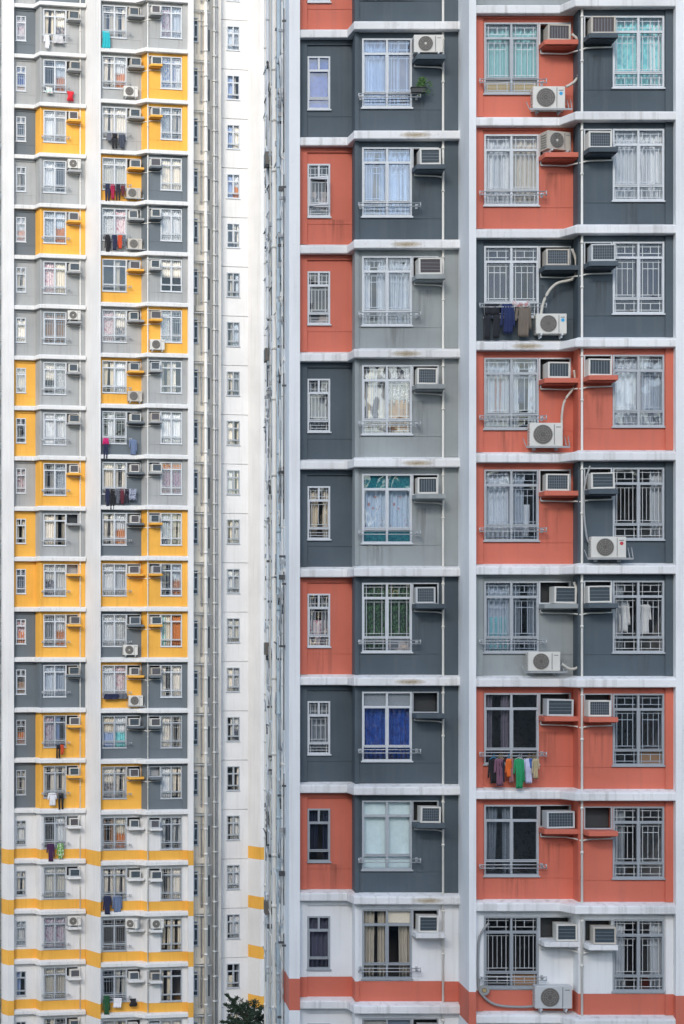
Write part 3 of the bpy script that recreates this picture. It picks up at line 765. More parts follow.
# air conditioners of the near block
GA = 'air conditioners on the nearer block'
WB, WR, WJ = UF['bw1'], UF['rw1'], UF['aj0']
acF = {  # row: bay, recess, projecting: (du, size, case, coil, style, yaw)
 0: (None, (.13, (.57, .40, .40), 'accase_old', 'coil_brown', 2, 0), (.09, (.60, .43, .40), 'accase_old', 'coil_brown', 2, 0)),
 1: ((.14, (.54, .41, .40), 'accase', 'coil', 1, 0), None, (.02, (.58, .41, .36), 'accase', 'coil', 0, 0)),
 2: ((.10, (.60, .42, .40), 'accase', 'coil_brown', 1, 0), (.10, (.58, .41, .40), 'accase_old', 'coil', 0, 0), (.09, (.60, .42, .42), 'accase_grey', 'coil', 0, 0)),
 3: ((.08, (.52, .42, .36), 'accase', 'coil', 0, 0), (.12, (.56, .40, .42), 'accase', 'coil', 2, 0), (.02, (.58, .42, .34), 'accase', 'coil', 2, 0)),
 4: ((.09, (.52, .42, .36), 'accase', 'coil', 2, 0), (.10, (.58, .42, .42), 'accase', 'coil', 0, 0), (.08, (.58, .40, .42), 'accase', 'coil', 1, 0)),
 5: ((.06, (.50, .42, .34), 'accase_grey', 'coil', 0, 0), (.28, (.56, .42, .42), 'accase', 'coil', 1, 0), (.02, (.58, .42, .36), 'accase', 'coil', 1, 0)),
 6: (None, (.11, (.66, .42, .42), 'accase_grey', 'coil', 1, 0), (.02, (.56, .40, .34), 'accase', 'coil', 0, 0)),
 7: ((.15, (.52, .41, .38), 'accase', 'coil', 0, 0), (.10, (.70, .42, .42), 'accase_grey', 'coil', 0, 0), None),
 8: ((.10, (.52, .42, .36), 'accase', 'coil', 1, 0), (.36, (.52, .42, .42), 'accase', 'coil', 1, 0), (.15, (.56, .42, .38), 'accase_old', 'coil', 1, 0)),
 9: ((.12, (.52, .42, .36), 'accase_grey', 'coil', 1, 0), (.2, (.56, .42, .42), 'accase', 'coil', 1, 0), (.1, (.56, .42, .38), 'accase', 'coil', 1, 0)),
}
for r, trio in acF.items():
    z0_ = NB.zf(r + 1) + .005
    for a, u0, p, where, c in zip(trio, (WB, WR, WJ), (PB, PR, PJ), ('left window column', 'middle window column', 'right window column'), rowsF.get(r, ('white',) * 4)[1:]):
        if not a: continue
        z = z0_ + (ACZ if p < 1 else ACR)
        du, size, case, coil, st, yw = a
        tone = {'accase': 'cream', 'accase_old': 'yellowed', 'accase_grey': 'grey'}[case]
        if r == 9: lab = f'{tone} air conditioner cut off by bottom edge, {where} of red block'
        else: lab = f'{tone} air conditioner on {CN[c]} ledge, {where}, {ORD[r]} storey of red block'
        window_ac(TF, 0, u0 + du, p + .05, z, lab, GA, size, case, coil, st, yw)
        fr_ = None
GS = 'outdoor condenser units on the nearer block'
split_unit(TF, 0, 2.80, PB + .12, NB.zf(1) + ACZ + .06, 'white condenser unit with round fan on the high ledge above the small potted plant', GS, (.74, .45, .32), 'accase', None, 'feet', hub='hub')
split_unit(TF, .34, 5.80, PR + .10, NB.zf(2) + ACR + .10, 'cream condenser unit turned sideways on the orange-red ledge, second storey', GS, (.66, .46, .36), 'accase_old', None, 'feet', hub='hub')
for r, u, nm, st, case, mk, size in (
    (0, 5.58, 'white condenser unit with blue sticker on a metal tray below teal-curtained window', 'tray', 'accase', 'blue_mark', (.80, .56, .30)),
    (2, 5.66, 'white condenser unit beside hanging dark trousers on slate grey wall', 'feet', 'accase', 'blue_mark', (.76, .50, .30)),
    (3, 5.50, 'large white condenser unit on a tray against orange-red wall, fourth storey', 'tray', 'accase', None, (.82, .58, .30)),
    (5, 5.46, 'white condenser unit on a tray against pale grey wall', 'tray', 'accase', None, (.80, .48, .30)),
    (8, 5.63, 'lowest condenser unit, greyish, standing over the red painted stripe', 'feet', 'accase_grey', None, (.92, .56, .32))):
    split_unit(TF, 0, u, PR + .03, NB.zf(r + 1) + .12, nm, GS, size, case, mk, st)
split_unit(TF, 0, 6.90, PJ + .03, NB.zf(5) + .12, 'white condenser unit with red sticker on tray against slate grey wall', GS, (.86, .52, .30), 'accase', 'red_mark', 'tray')

def at(px, py, p):
    """metres in the near block's own frame of a point seen on its plane p"""
    D = 50.656 - p
    return ((px - PX0) * D / FOC - F0.x, p, (PY0 - py) * D / FOC - GROUND)
def smooth(pts, n=6):
    out = []
    for i in range(len(pts) - 1):
        p0, p1, p2, p3 = [Vector(pts[max(0, min(len(pts) - 1, i + k))]) for k in (-1, 0, 1, 2)]
        for q in range(n):
            t = q / n; out.append(tuple(.5 * ((2 * p1) + (p2 - p0) * t + (2 * p0 - 5 * p1 + 4 * p2 - p3) * t * t + (3 * p1 - p0 - 3 * p2 + p3) * t ** 3)))
    out.append(tuple(pts[-1])); return out
for pts, p, mt, r_, lab in (
    ([(572, 34), (580, 44), (580.5, 66), (576, 80), (566, 87)], PR + .40, 'hose', .035, 'white wrapped hose beside the teal-curtained window'),
    ([(572, 249), (576, 262), (574, 278), (556, 284), (545, 298), (540, 320)], PR + .25, 'hose', .035, 'curved wrapped hose beside hanging dark trousers'),
    ([(574, 370), (574.5, 386), (565, 400), (562, 415), (562, 430)], PR + .25, 'hose', .030, 'curved wrapped hose on orange-red wall'),
    ([(590, 466), (585, 484), (584, 510), (587, 538), (592, 545)], PJ + .12, 'greypipe', .026, 'thin grey hose on slate grey wall'),
    ([(574, 582), (579, 600), (581, 640), (580, 664), (571, 669), (562, 664)], PR + .36, 'hose', .034, 'white wrapped hose on pale grey wall'),
    ([(489, 923), (482, 932), (478.5, 945), (478.5, 985), (484, 997), (497, 1005), (520, 1007), (536, 1006)], PR + .12, 'hosegrey', .032, 'thick grey hose curling beside the lowest window')):
    c = MB(); c.tube(smooth([at(x, y, p) for x, y in pts]), r_, 8)
    o = put('insulated_hose', c.mesh('insulated_hose'), [M[mt]], front); o['label'] = lab
c = MB(); c.disc(0, 0, .06, .13, 0, .05, 0, 18); c.disc(0, 0, .0, .05, 0, .06, 1, 12)
o = put('hose_reel', c.mesh('hose_reel'), [M['hosegrey'], M['tan'] if 'tan' in M else CUR['tan']], front, at(484, 990, PR + .1))

# potted plant on the drying rack, top left of the near block
o = thing('potted_plant', 'small green potted plant in a black trough on the drying rack', 'potted plant', TF @ Vector((2.74, -(PB + .23), NB.zf(1) + .90)))
b = MB(); b.prism([(.02, -.08), (.38, -.08), (.38, .07), (.02, .07)], 0, .12); b.box(0, .40, -.10, .09, .12, .14)
put('planter', b.mesh('planter', bevel=.006), [M['plastic']], o)
b = MB()
for k in range(520):
    t = RND.random(); a = RND.uniform(0, 6.28); r_ = .13 * math.sqrt(RND.random()) * (1 - .5 * t)
    u, p, z = .26 + r_ * math.cos(a) + .05 * t, .7 * r_ * math.sin(a), .12 + .28 * t
    if RND.random() < .3: u += RND.uniform(.0, .26); z -= RND.uniform(0, .22)
    dx, dz, dp = RND.uniform(-.05, .05), RND.uniform(-.03, .05), RND.uniform(-.04, .04)
    b.face([(u, p, z), (u + dx * .6 + .012, p + dp * .5, z + dz * .5 + .012), (u + dx, p + dp, z + dz), (u + dx * .6 - .012, p + dp * .5, z + dz * .5 - .012)])
put('foliage', b.mesh('plant_foliage', fix=False), [M['leaf']], o)

# laundry of the near block
zr = lambda r: NB.zf(r + 1)
jean = gcol('black_denim', (.012, .013, .02)); navy = gcol('navy', (.012, .025, .10)); tan_ = gcol('tan_knit', (.17, .14, .115))
garment(TF, 0, 'trousers', 4.36, PR + .24, zr(2) + .88, .44, .88, jean, 'black trousers hung on the rack in front of the navy-curtained window', 'trousers')
garment(TF, 0, 'shirt', 4.78, PR + .25, zr(2) + .88, .38, .74, navy, 'navy blue shirt hung between black trousers and a tan top', 'shirt')
garment(TF, 0, 'shirt', 5.14, PR + .24, zr(2) + .88, .44, .82, tan_, 'tan ribbed top drying beside a navy blue shirt', 'shirt')
garment(TF, 0, 'towel', 5.07, PR + .255, zr(2) + .94, .46, .14, gcol('pale_print', (.6, .6, .62), (.5, .25, .25)), 'pale folded cloth with faint print laid over the drying rack', 'cloth')
GR6 = [(487.5, 'black', (.01, .01, .014), .30, .62, 'shirt', 'black shirt, first garment at the left of the row of colourful laundry'), (493.5, 'mauve', (.20, .09, .14), .28, .68, 'dress', 'dusty mauve dress hung next to black clothes'),
       (498, 'ink', (.012, .012, .03), .17, .60, 'trousers', 'ink dark trousers hung right behind the mauve dress'), (505, 'orange', (.75, .16, .03), .17, .46, 'shirt', 'small bright orange top hung on the colourful rack'),
       (509, 'rose', (.42, .20, .23), .12, .60, 'towel', 'dull pink towel hung between orange and green clothes'), (512, 'green', (.015, .28, .11), .30, .74, 'dress', 'bright green dress hung in the middle of the rack'),
       (519, 'offwhite', (.62, .60, .55), .12, .62, 'towel', 'narrow off-white towel right beside the green dress'), (522.5, 'lilac', (.58, .60, .80), .32, .62, 'shirt', 'pale lilac shirt hung on the colourful rack'),
       (529, 'skyblue', (.05, .14, .42), .20, .22, 'towel', 'short blue cloth at the right end of the colourful rack'), (531, 'sand', (.45, .38, .24), .20, .50, 'shirt', 'sand coloured top, last garment at the right of the row')]
for i, (px, nm, col, w, h, kd, lab) in enumerate(GR6):
    u = at(px, 760, PR + .26)[0]
    garment(TF, 0, 'shirt' if kd in ('dress',) else kd, u, PR + .27 + .012 * (i % 3) + (.08 if nm == 'green' else .06 if nm in ('mauve', 'orange', 'sand') else 0), zr(6) + .74, w, h, gcol(nm, col), lab, kd, RND.choice((M['blue_mark'], M['fwhite'], CUR['tan'])), yaw=RND.uniform(-.2, .2))
# washing seen through the glass
garment(TF, 0, 'shirt', 7.56, PJ - .20, zr(5) + 1.85, .46, .75, gcol('white_cotton', (.72, .73, .72)), 'white shirt hung behind left pane of the window beside slate grey wall', 'shirt')
garment(TF, 0, 'shirt', 8.18, PJ - .20, zr(5) + 1.78, .36, .74, gcol('white_cotton', (.72, .73, .72)), 'white shirt hung behind right pane of the window beside slate grey wall', 'shirt')
garment(TF, 0, 'towel', 5.40, PR - .20, zr(4) + 1.5, .22, .8, gcol('white_cotton', (.72, .73, .72)), 'white towel hung behind the glass above a pink bundle', 'towel')
garment(TF, 0, 'bundle', 5.40, PR - .20, zr(4) + .60, .30, .24, gcol('magenta', (.45, .02, .10)), 'magenta bundle lying behind the bottom pane of a window', 'bag')
garment(TF, 0, 'shirt', 5.22, PR - .20, zr(3) + 1.95, .34, .7, gcol('denim', (.09, .11, .17)), 'blue grey shirt hung behind window glass on the orange-red storey', 'shirt')
garment(TF, 0, 'shirt', 4.66, PR - .20, zr(3) + 1.95, .30, .95, gcol('coral', (.34, .18, .17)), 'dull coral dress hung behind window glass on the orange-red storey', 'dress')

# ================================================================== FAR BLOCK (yellow and grey), turned eleven degrees
TH = rad(11)
Y0 = Vector((-5.328, 108.2, GROUND))
TY = Matrix.Translation(Y0) @ Matrix.Rotation(TH, 4, 'Z')
far = thing('apartment_block', 'farther apartment block with yellow and grey panels between bright white slabs', 'apartment block', Y0, TH)
UY = dict(x0=-.06, lp=-.39, lps=-.62, s_end=1.19, sl=.06, b0=1.345, b_end=3.88, pil0=4.39, r0=4.48, r_end=6.82, j0=7.03, j_end=9.30, rp=9.60,
          sw0=.09, sw1=.655, bw0=1.535, bw1=2.81, a1=3.50, rw0=4.61, rw1=5.98, ar1=6.78, aj0=7.13, pw0=7.79, pw1=9.0, pb=3.595, pj=7.06)
_R = '''dark light light light|light light light yellow|dark yellow light yellow|light light yellow dark|dark yellow light dark|light light yellow light|light light light yellow|yellow light yellow light|yellow light dark light|light yellow dark light|yellow light dark yellow|yellow yellow yellow yellow|dark yellow dark yellow|dark dark yellow dark|dark yellow dark dark|dark yellow yellow dark'''
rowsY = {i: tuple(x.split()) for i, x in enumerate(_R.split('|'))}
rowsY[-1] = ('light', 'dark', 'light', 'light')
palY = dict(red=M['red'], yellow=M['yellow'], dark=M['ydark'], light=M['ylight'], white=M['ywhite'], slab=M['yslab'], band=M['yellow'])
FB = tower_block(TY, far, UY, -1, 21, 35.51, lambda r: rowsY.get(r, ('white',) * 4), lambda k, r: (M['board'] if RND.random() < .7 else M['greypipe'], M['fwhite']), palY, 17, 'far', [17, 18, 19, 20, 21])
pool = ['white:full', 'warm:full', 'cream:full', 'warm:full', 'warm:sides', 'cream:sides', 'warm:left', 'white:right', 'lace:full', 'clutter:lower+warm:upper', 'beige:sides', '', 'grey:full', 'warm:drawn', 'cream:drawn', 'warm:upper', 'beige:left', 'orange:lower+white:upper', 'rose:full', 'paleblue:left']
special = {(1, 'j'): ['bluecheck:full', 'blue:left+white:full'], (6, 'b'): ['brown:full', 'brown:full'], (5, 'b'): ['rose:full', 'cream:full'], (9, 'j'): ['pink:full+orange:top', 'pink:full+orange:top'],
           (8, 'b'): ['white:flat', 'white:full'], (12, 'j'): ['turq:left+cream:full', 'orange:full'], (0, 'j'): ['rose:full', 'white:full'], (4, 'j'): ['white:full', 'white:full'], (8, 'j'): ['white:full', 'white:full'],
           (14, 'r'): ['paleblue:lower+cream:upper', 'turq:lower+white:upper'], (16, 'r'): ['brown:sides', 'orange:lower+cream:upper'], (17, 'b'): ['cream:full', 'cream:full'], (18, 'r'): ['', ''], (19, 'b'): ['beige:full', 'beige:full'],
           (3, 'r'): ['cream:full', 'cream:full'], (11, 'r'): ['white:full', 'sheer:full'], (12, 'r'): ['white:full', 'lace:full'], (13, 'b'): ['white:full', 'sheer:full'], (3, 'b'): ['white:full', ''], (2, 'b'): ['white:full', 'beige:full'],
           (0, 's'): ['rose:full'], (1, 's'): ['blue:full+brown:bottom'], (12, 's'): ['rose:full+orange:lower'], (14, 's'): ['orange:lower'], (13, 's'): ['brown:lower']}
for r in range(-1, 21):
    z = FB.zf(r + 1); fr = M['fwhite'] if r < 14 else M['fgrey']
    for key, kind, u0, u1, p in (('s', 'small', UY['sw0'], UY['sw1'], 0), ('b', 'big', UY['bw0'], UY['bw1'], PB), ('r', 'big', UY['rw0'], UY['rw1'], PR), ('j', 'big', UY['pw0'], UY['pw1'], PJ)):
        cu = special.get((r, key)) or [RND.choice(pool), RND.choice(pool)][:1 if kind == 'small' else 2]
        add_window(far, kind, round(u1 - u0, 3), WH if kind == 'big' else SH, (u0, p, z + (WZ0 if kind == 'big' else SZ0)), fr, M[RND.choice(('g0', 'g0', 'g2', 'g3'))], cu, RND.choice((0, 2, 3)), t=.05)
    if r >= 0:
        put('drying_rack', cached('rk1', lambda: rack_mesh(1.58)), [M['rack']], far, (1.42, PB, z + .80))
        put('drying_rack', cached('rk3', lambda: rack_mesh(1.62)), [M['rack']], far, (4.60, PR, z + .80))
GY = 'air conditioners on the farther block'
GYS = 'outdoor condenser units on the farther block'
splits = {(3, 'b'), (6, 'b'), (18, 'b'), (18, 'j'), (18, 'r')}
none = {(10, 'b'), (11, 'b'), (15, 'j')}
WN = {'b': 'left window column', 'r': 'middle window column', 'j': 'right window column'}
for r in range(0, 21):
    z0_ = FB.zf(r + 1) + .005; c4 = rowsY.get(r, ('white',) * 4)
    for key, u0, p, c in (('b', UY['bw1'], PB, c4[1]), ('r', UY['rw1'], PR, c4[2]), ('j', UY['aj0'], PJ, c4[3])):
        if (r, key) in none: continue
        z = z0_ + (ACZ if key == 'b' else ACR)
        tone = RND.choice(('accase', 'accase', 'accase_old', 'accase_grey')); tn = {'accase': 'cream', 'accase_old': 'yellowed', 'accase_grey': 'grey'}[tone]
        if (r, key) in splits:
            split_unit(TY, TH, u0 + .04, p + .1, z + .09, f'round-fan condenser on {CN[c]} ledge, {WN[key]}, {ORD[r]} storey of yellow block', GYS, (.72, .50, .32), 'accase', None, 'feet', yaw=-.6 if key == 'r' else 0, hub='hub')
            continue
        w = RND.choice((.50, .54, .58)); du = RND.uniform(.08, .18) if key != 'j' else RND.uniform(.02, .10)
        if r == 20: lab = f'{tn} air conditioner cut off by bottom edge, {WN[key]} of yellow block'
        else: lab = f'{tn} air conditioner on {CN[c]} ledge, {WN[key]}, {ORD[r]} storey of yellow block'
        window_ac(TY, TH, u0 + du, p + .05, z, lab, GY, (w, .42, RND.choice((.34, .40))), tone, RND.choice(('coil', 'coil', 'coil_brown')), RND.choice((0, 1, 2)))
for r, u, p, nm in ((1, 5.76, PR, 'low condenser unit against pale grey wall, left of yellow panel'), (3, 5.92, PR, 'low condenser unit beside crimson and navy laundry on yellow wall'),
                    (4, 6.0, PR, 'low condenser unit beside black and red laundry on pale grey wall'), (6, 7.15, PJ, 'low condenser unit on yellow wall of the right window column'),
                    (7, 6.0, PR, 'low condenser unit on yellow wall, eighth storey of yellow block'), (12, 5.75, PR, 'low condenser unit with pale fan on blue-grey wall'), (13, 6.05, PR, 'low condenser unit on yellow wall under a dark blanket row')):
    split_unit(TY, TH, u, p + .03, FB.zf(r + 1) + .12, nm, GYS, (.80, .56, .30), RND.choice(('accase', 'accase_old')), None, RND.choice(('feet', 'tray')), hub='hub' if r == 12 else 'fan')
# laundry of the far block: (row, wing, u, drop from rack, width, height, kind, colour, label)
col_ = dict(white=(.78, .78, .8), black=(.012, .012, .016), navy=(.014, .02, .06), turq=(.02, .42, .48), red=(.62, .015, .03), crimson=(.36, .01, .06), purple=(.05, .012, .06), green=(.012, .085, .03), blue=(.05, .16, .45), grey=(.12, .13, .16), orange=(.7, .15, .03), check=(.22, .28, .40), mag=(.5, .01, .13), lime=(.16, .4, .04), wine=(.12, .02, .035))
GL = [(0, 'b', 1.52, .0, .36, .75, 'shirt', 'white', 'white shirt drying on top storey of the yellow block', 'shirt'), (0, 'b', 2.02, .0, .62, .42, 'towel', 'stripe', 'white and grey striped cloth on the top storey of the yellow block', 'cloth'),
      (0, 'r', 4.56, .0, .46, .95, 'towel', 'turq', 'turquoise towel hung at top of the yellow block', 'towel'),
      (1, 'b', 1.62, .06, .42, .36, 'towel', 'mint', 'pale mint cloth hung next to a red bag', 'cloth'), (1, 'b', 2.82, .25, .44, .52, 'bundle', 'red', 'bright red bag hanging from a drying rack', 'bag'),
      (2, 'r', 4.80, .0, .32, .45, 'shirt', 'grey', 'small grey top hung near black trousers, third storey', 'shirt'), (2, 'r', 5.10, .0, .34, .85, 'trousers', 'black', 'black trousers hung below a pale grey storey of yellow block', 'trousers'), (2, 'r', 5.46, .0, .46, .80, 'shirt', 'navygrey', 'dark blue-grey jacket drying right of black trousers', 'jacket'),
      (3, 'r', 4.72, .0, .30, .95, 'trousers', 'navy', 'leftmost navy trousers in the row before the yellow wall', 'trousers'), (3, 'r', 5.02, .0, .30, .85, 'shirt', 'crimson', 'crimson shirt hung between navy clothes before yellow wall', 'shirt'), (3, 'r', 5.32, .0, .28, .90, 'trousers', 'ink2', 'inky trousers right of the crimson shirt before yellow wall', 'trousers'), (3, 'r', 5.6, .0, .26, .62, 'shirt', 'wine', 'wine red top at the right end before yellow wall', 'shirt'),
      (4, 'r', 4.70, .0, .36, .95, 'shirt', 'black', 'black jacket hung at left under a pale grey storey, fifth row', 'jacket'), (4, 'r', 5.08, .0, .34, .85, 'shirt', 'navy', 'navy jacket hung between black and red garments', 'jacket'), (4, 'r', 5.42, .0, .30, .75, 'shirt', 'redorange', 'red-orange shirt hung beside navy jacket, fifth row', 'shirt'), (4, 'r', 5.66, .0, .24, .65, 'trousers', 'grey', 'grey shorts at right end beside red-orange shirt', 'shorts'),
      (8, 'r', 4.60, .0, .34, .35, 'towel', 'mag', 'magenta cloth over dark trousers at edge of white pilaster', 'cloth'), (8, 'r', 4.62, .30, .28, .85, 'trousers', 'navy', 'dark trousers hanging below a magenta cloth', 'trousers'), (8, 'r', 6.05, .05, .48, .85, 'shirt', 'check', 'blue checked shirt hung alone on slate grey wall', 'shirt'),
      (9, 'r', 4.72, -.02, .30, .95, 'shirt', 'navy', 'leftmost navy shirt of the crowded dark laundry row', 'shirt'), (9, 'r', 5.0, -.02, .30, 1.15, 'trousers', 'black', 'longest black trousers of the crowded dark laundry row', 'trousers'), (9, 'r', 5.3, -.02, .28, .85, 'shirt', 'grey', 'dark grey shirt in middle of crowded dark laundry row', 'shirt'), (9, 'r', 5.56, -.02, .26, .85, 'shirt', 'wine', 'wine coloured shirt in crowded dark laundry row', 'shirt'), (9, 'r', 5.82, -.02, .26, .80, 'trousers', 'ink2', 'inky short trousers in crowded dark laundry row', 'trousers'), (9, 'r', 6.06, -.02, .46, .62, 'towel', 'greyblue', 'pale grey-blue cloth at right end of crowded dark laundry row', 'cloth'),
      (13, 'r', 4.68, .08, .85, .30, 'towel', 'navy', 'dark navy blanket draped low over a rack before yellow wall', 'blanket'), (13, 'r', 5.50, .08, .5, .28, 'towel', 'grey', 'dark grey cloth beside the navy blanket before yellow wall', 'cloth'),
      (14, 'b', 2.20, .12, .26, .75, 'trousers', 'black', 'black leggings hung before yellow wall beside an orange top', 'leggings'), (14, 'b', 2.42, .12, .24, .55, 'shirt', 'redorange', 'small orange top hung before the yellow wall', 'shirt'),
      (15, 'b', 1.72, .0, .55, .70, 'shirt', 'white', 'white blouse hung before yellow wall beside black trousers', 'shirt'), (15, 'b', 2.32, .0, .34, .92, 'trousers', 'black', 'black trousers hung beside a white blouse on yellow wall', 'trousers'),
      (16, 'b', 1.66, .0, .48, .98, 'dress', 'purple', 'dark purple dress hung over the first yellow stripe', 'dress'), (16, 'b', 2.24, .0, .42, .85, 'shirt', 'lime', 'green and white patterned shirt hung over first yellow stripe', 'shirt'),
      (17, 'r', 4.60, .0, .50, 1.0, 'shirt', 'navy', 'dark navy jacket hung over the second yellow stripe', 'jacket'), (17, 'r', 5.12, .0, .62, .92, 'shirt', 'check', 'faded blue checked shirt hung over the second yellow stripe', 'shirt'),
      (19, 'r', 4.58, -.12, .44, 1.05, 'shirt', 'green', 'dark green jacket hung over the lowest yellow stripe', 'jacket'), (19, 'r', 5.18, .05, .50, .52, 'towel', 'white', 'white towel hung over the lowest yellow stripe', 'towel'), (19, 'r', 6.08, .12, .48, .42, 'bundle', 'black', 'round black bag hung near the lowest yellow stripe', 'bag')]
gm = {'stripe': gcol('stripe', (.78, .78, .78), (.25, .25, .28), 'wave', 9), 'mint': gcol('mint', (.55, .72, .68), (.7, .5, .5)), 'navygrey': gcol('navygrey', (.05, .06, .09)), 'ink2': gcol('ink2', (.018, .015, .03)), 'redorange': gcol('redorange', (.55, .07, .02)),
      'greyblue': gcol('greyblue', (.30, .33, .42), (.08, .09, .14)), 'lime': gcol('lime', (.10, .30, .03), (.75, .8, .7), 'noise', 12, .55), 'check': gcol('check', (.20, .27, .42), (.06, .09, .18), 'wave', 14)}
for r, key, u, dr, w, h, kd, c, lab, cat in GL:
    p = (PB if key == 'b' else PR) + .25
    mt = gm.get(c) or gcol('far_' + c, col_[c])
    garment(TY, TH, 'shirt' if kd == 'dress' else kd, u, p, FB.zf(r + 1) + .86 - dr, w, h, mt, lab, cat, None, yaw=RND.uniform(-.15, .15))

# recessed light well right of the far block and pipe-covered wall left of it
def strip_wall(name, u0, u1, p, mat, led, ledp=.22):
    c = MB(); c.box(u0, u1, p - .2, p, 0, FB.zf(-1) + 1.0); put(name, c.mesh(name), [mat], far)
    c = MB(); c.box(u0, u1, p, p + ledp, - .32, 0, 0); me = c.mesh('well_ledge')
    c = MB(); c.box(u0, u1, p, p + ledp * .6, -.92, -.86, 0); me2 = c.mesh('thin_ledge')
    for k in range(-1, 22):
        put('well_ledge', me, [led], far, (0, 0, FB.zf(k))); put('thin_ledge', me2, [led], far, (0, 0, FB.zf(k)))
strip_wall('well_wall', 9.605, 10.68, 1.7, M['well'], M['well'], .10)
c = MB(); c.box(10.685, 11.65, .4, .85, 0, FB.zf(-1) + 1.0)
put('well_wall', c.mesh('well_wall'), [M['welldark']], far)
w_, h_ = .50, 1.35
for k in range(-1, 21):
    z = FB.zf(k + 1)
    f = put('well_window', cached(('f', 'tower', w_, h_, .05), lambda: frame_mesh('tower', w_, h_, .05)), [M['fgrey']], far, (9.60, 1.73, z + .7))
    def wp():
        q = MB(); q.box(.05, w_ - .05, -.03, -.022, .05, h_ - .05); return q.mesh('well_pane')
    put('pane', cached('wellpane', wp), [M['coil']], f)
    def wv():
        q = MB(); q.box(10.84, 10.98, .85, .87, 0, 1.2); return q.mesh('vent_louvre')
    put('vent_louvre', cached('wv', wv), [M['coil']], far, (0, 0, z + .5))
for u, p, r_, mt in ((10.50, 1.86, .095, 'pipe'), (10.28, 1.76, .04, 'greypipe'), (10.76, 1.0, .04, 'greypipe'), (11.20, .96, .075, 'pipe'), (11.36, .93, .065, 'greypipe')):
    c = MB(); c.tube([(u, p, 0), (u, p, FB.zf(-1) + 1)], r_, 10)
    for k in range(-1, 21):
        for dz in (.15, 1.55): c.tube([(u, p, FB.zf(k + 1) + dz), (u, p, FB.zf(k + 1) + dz + .12)], r_ * 1.3, 10)
        if u == 10.50: c.tube([(u, p, FB.zf(k + 1) - .42), (u - .9, p - .02, FB.zf(k + 1) - .40)], .035, 6)
        if u == 10.50: c.tube([(u, p, FB.zf(k + 1) - .45), (u + .4, p - .25, FB.zf(k + 1) - .43)], .03, 6)
    put('waste_pipe', c.mesh('waste_pipe'), [M[mt]], far)
strip_wall('side_wall', -3.2, -.56, -1.2, M['ywhite'], M['ywhite'], .10)
for u, p, r_, mt in ((-.70, -.95, .05, 'bluepipe'), (-.92, -.95, .03, 'greypipe'), (-1.12, -1.0, .055, 'pipe'), (-1.35, -1.0, .035, 'greypipe'), (-.80, -.85, .022, 'darkpipe')):
    c = MB()
    if mt == 'darkpipe':
        for k in range(-1, 21): c.tube([(u, p, FB.zf(k + 1) + .3), (u, p, FB.zf(k + 1) + RND.uniform(1, 2.2))], r_, 6); c.box(u - .1, u + .12, p - .1, p + .06, FB.zf(k + 1) + .2, FB.zf(k + 1) + .38)
    else:
        c.tube([(u, p, 0), (u, p, FB.zf(-1) + 1)], r_, 8)
        for k in range(-1, 21): c.tube([(u, p, FB.zf(k + 1) + .4), (u, p, FB.zf(k + 1) + .52)], r_ * 1.35, 8); c.tube([(u, p, FB.zf(k + 1) + .5), (u + .15, p - .05, FB.zf(k + 1) + .8), (u + .4, p - .1, FB.zf(k + 1) + .95)], r_ * .7, 6)
    put('waste_pipe', c.mesh('waste_pipe'), [M[mt]], far)

# ================================================================== WHITE STAIR TOWER between the blocks
stair = thing('stair_tower', 'plain white tower with one column of small windows between the two blocks', 'tower', Y0, TH)
PT = .3; TW0, TW1, TZ0, THh = 12.11, 12.87, .80, 1.39
b = MB(); b.wall(11.66, 13.36, 0, FLOOR, PT, [(TW0, TW1, TZ0, TZ0 + THh, .16), (11.66, 13.36, 2.50, 2.545, -.06)])
m_t = b.mesh('tower_panel')
for k in range(-1, 21):
    z = FB.zf(k + 1)
    put('wall_panel', m_t, [M['ywhite']], stair, (0, 0, z))
    cu = [RND.choice(pool[:14]), RND.choice(pool[:14])]
    if k in (1, 2, 3): cu = ['paleblue:full', RND.choice(pool)]
    if k == 19: cu = ['cream:lower', 'grey:sides']
    add_window(stair, 'tower', round(TW1 - TW0, 3), THh, (TW0, PT, z + TZ0), M['fgrey'] if k > 4 else M['fwhite'], M[RND.choice(('g0', 'g2', 'g3'))], cu, 0, t=.05)
c = MB()
cuts = [0.0]
for k in (21, 20, 19, 18, 17): cuts += [FB.zf(k) - .24, FB.zf(k) + .46]
cuts.append(FB.zf(-1) + 1)
for i, (a, d) in enumerate(zip(cuts, cuts[1:])): c.prism([(13.36, -3), (13.36, PT), (13.82, 1.32), (14.02, 1.32), (14.02, -3)], a, d, i % 2)
put('corner_pier', c.mesh('corner_pier'), [M['ywhite'], M['yellow']], stair)
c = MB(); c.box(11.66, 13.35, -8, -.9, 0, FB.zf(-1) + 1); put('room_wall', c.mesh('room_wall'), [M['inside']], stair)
c = MB(); c.box(11.62, 11.658, -8.0, PT - .002, 0, FB.zf(-1) + .99); c.box(11.658, 13.36, -.9, PT - .01, 0, FB.zf(21) - .01); put('side_wall', c.mesh('side_wall'), [M['ywhite']], stair)
b = MB(); b.box(14.03, 18.0, -.6, -.3, 0.0, ZB - .02); m_w = b.mesh('wing_panel')
b = MB(); b.box(14.03, 18.0, -.6, -.10, 0, .30); m_wl = b.mesh('wing_slab')
for k in range(-1, 21):
    z = FB.zf(k + 1); c_ = 'white' if k >= 16 else RND.choice(('yellow', 'dark', 'light', 'dark', 'light'))
    if k in (3, 4, 7, 10, 15): c_ = 'yellow'
    put('wing_panel', m_w, [palY[c_]], stair, (0, 0, z))
    put('wing_slab', m_wl, [M['yslab']], stair, (0, 0, z - .30))
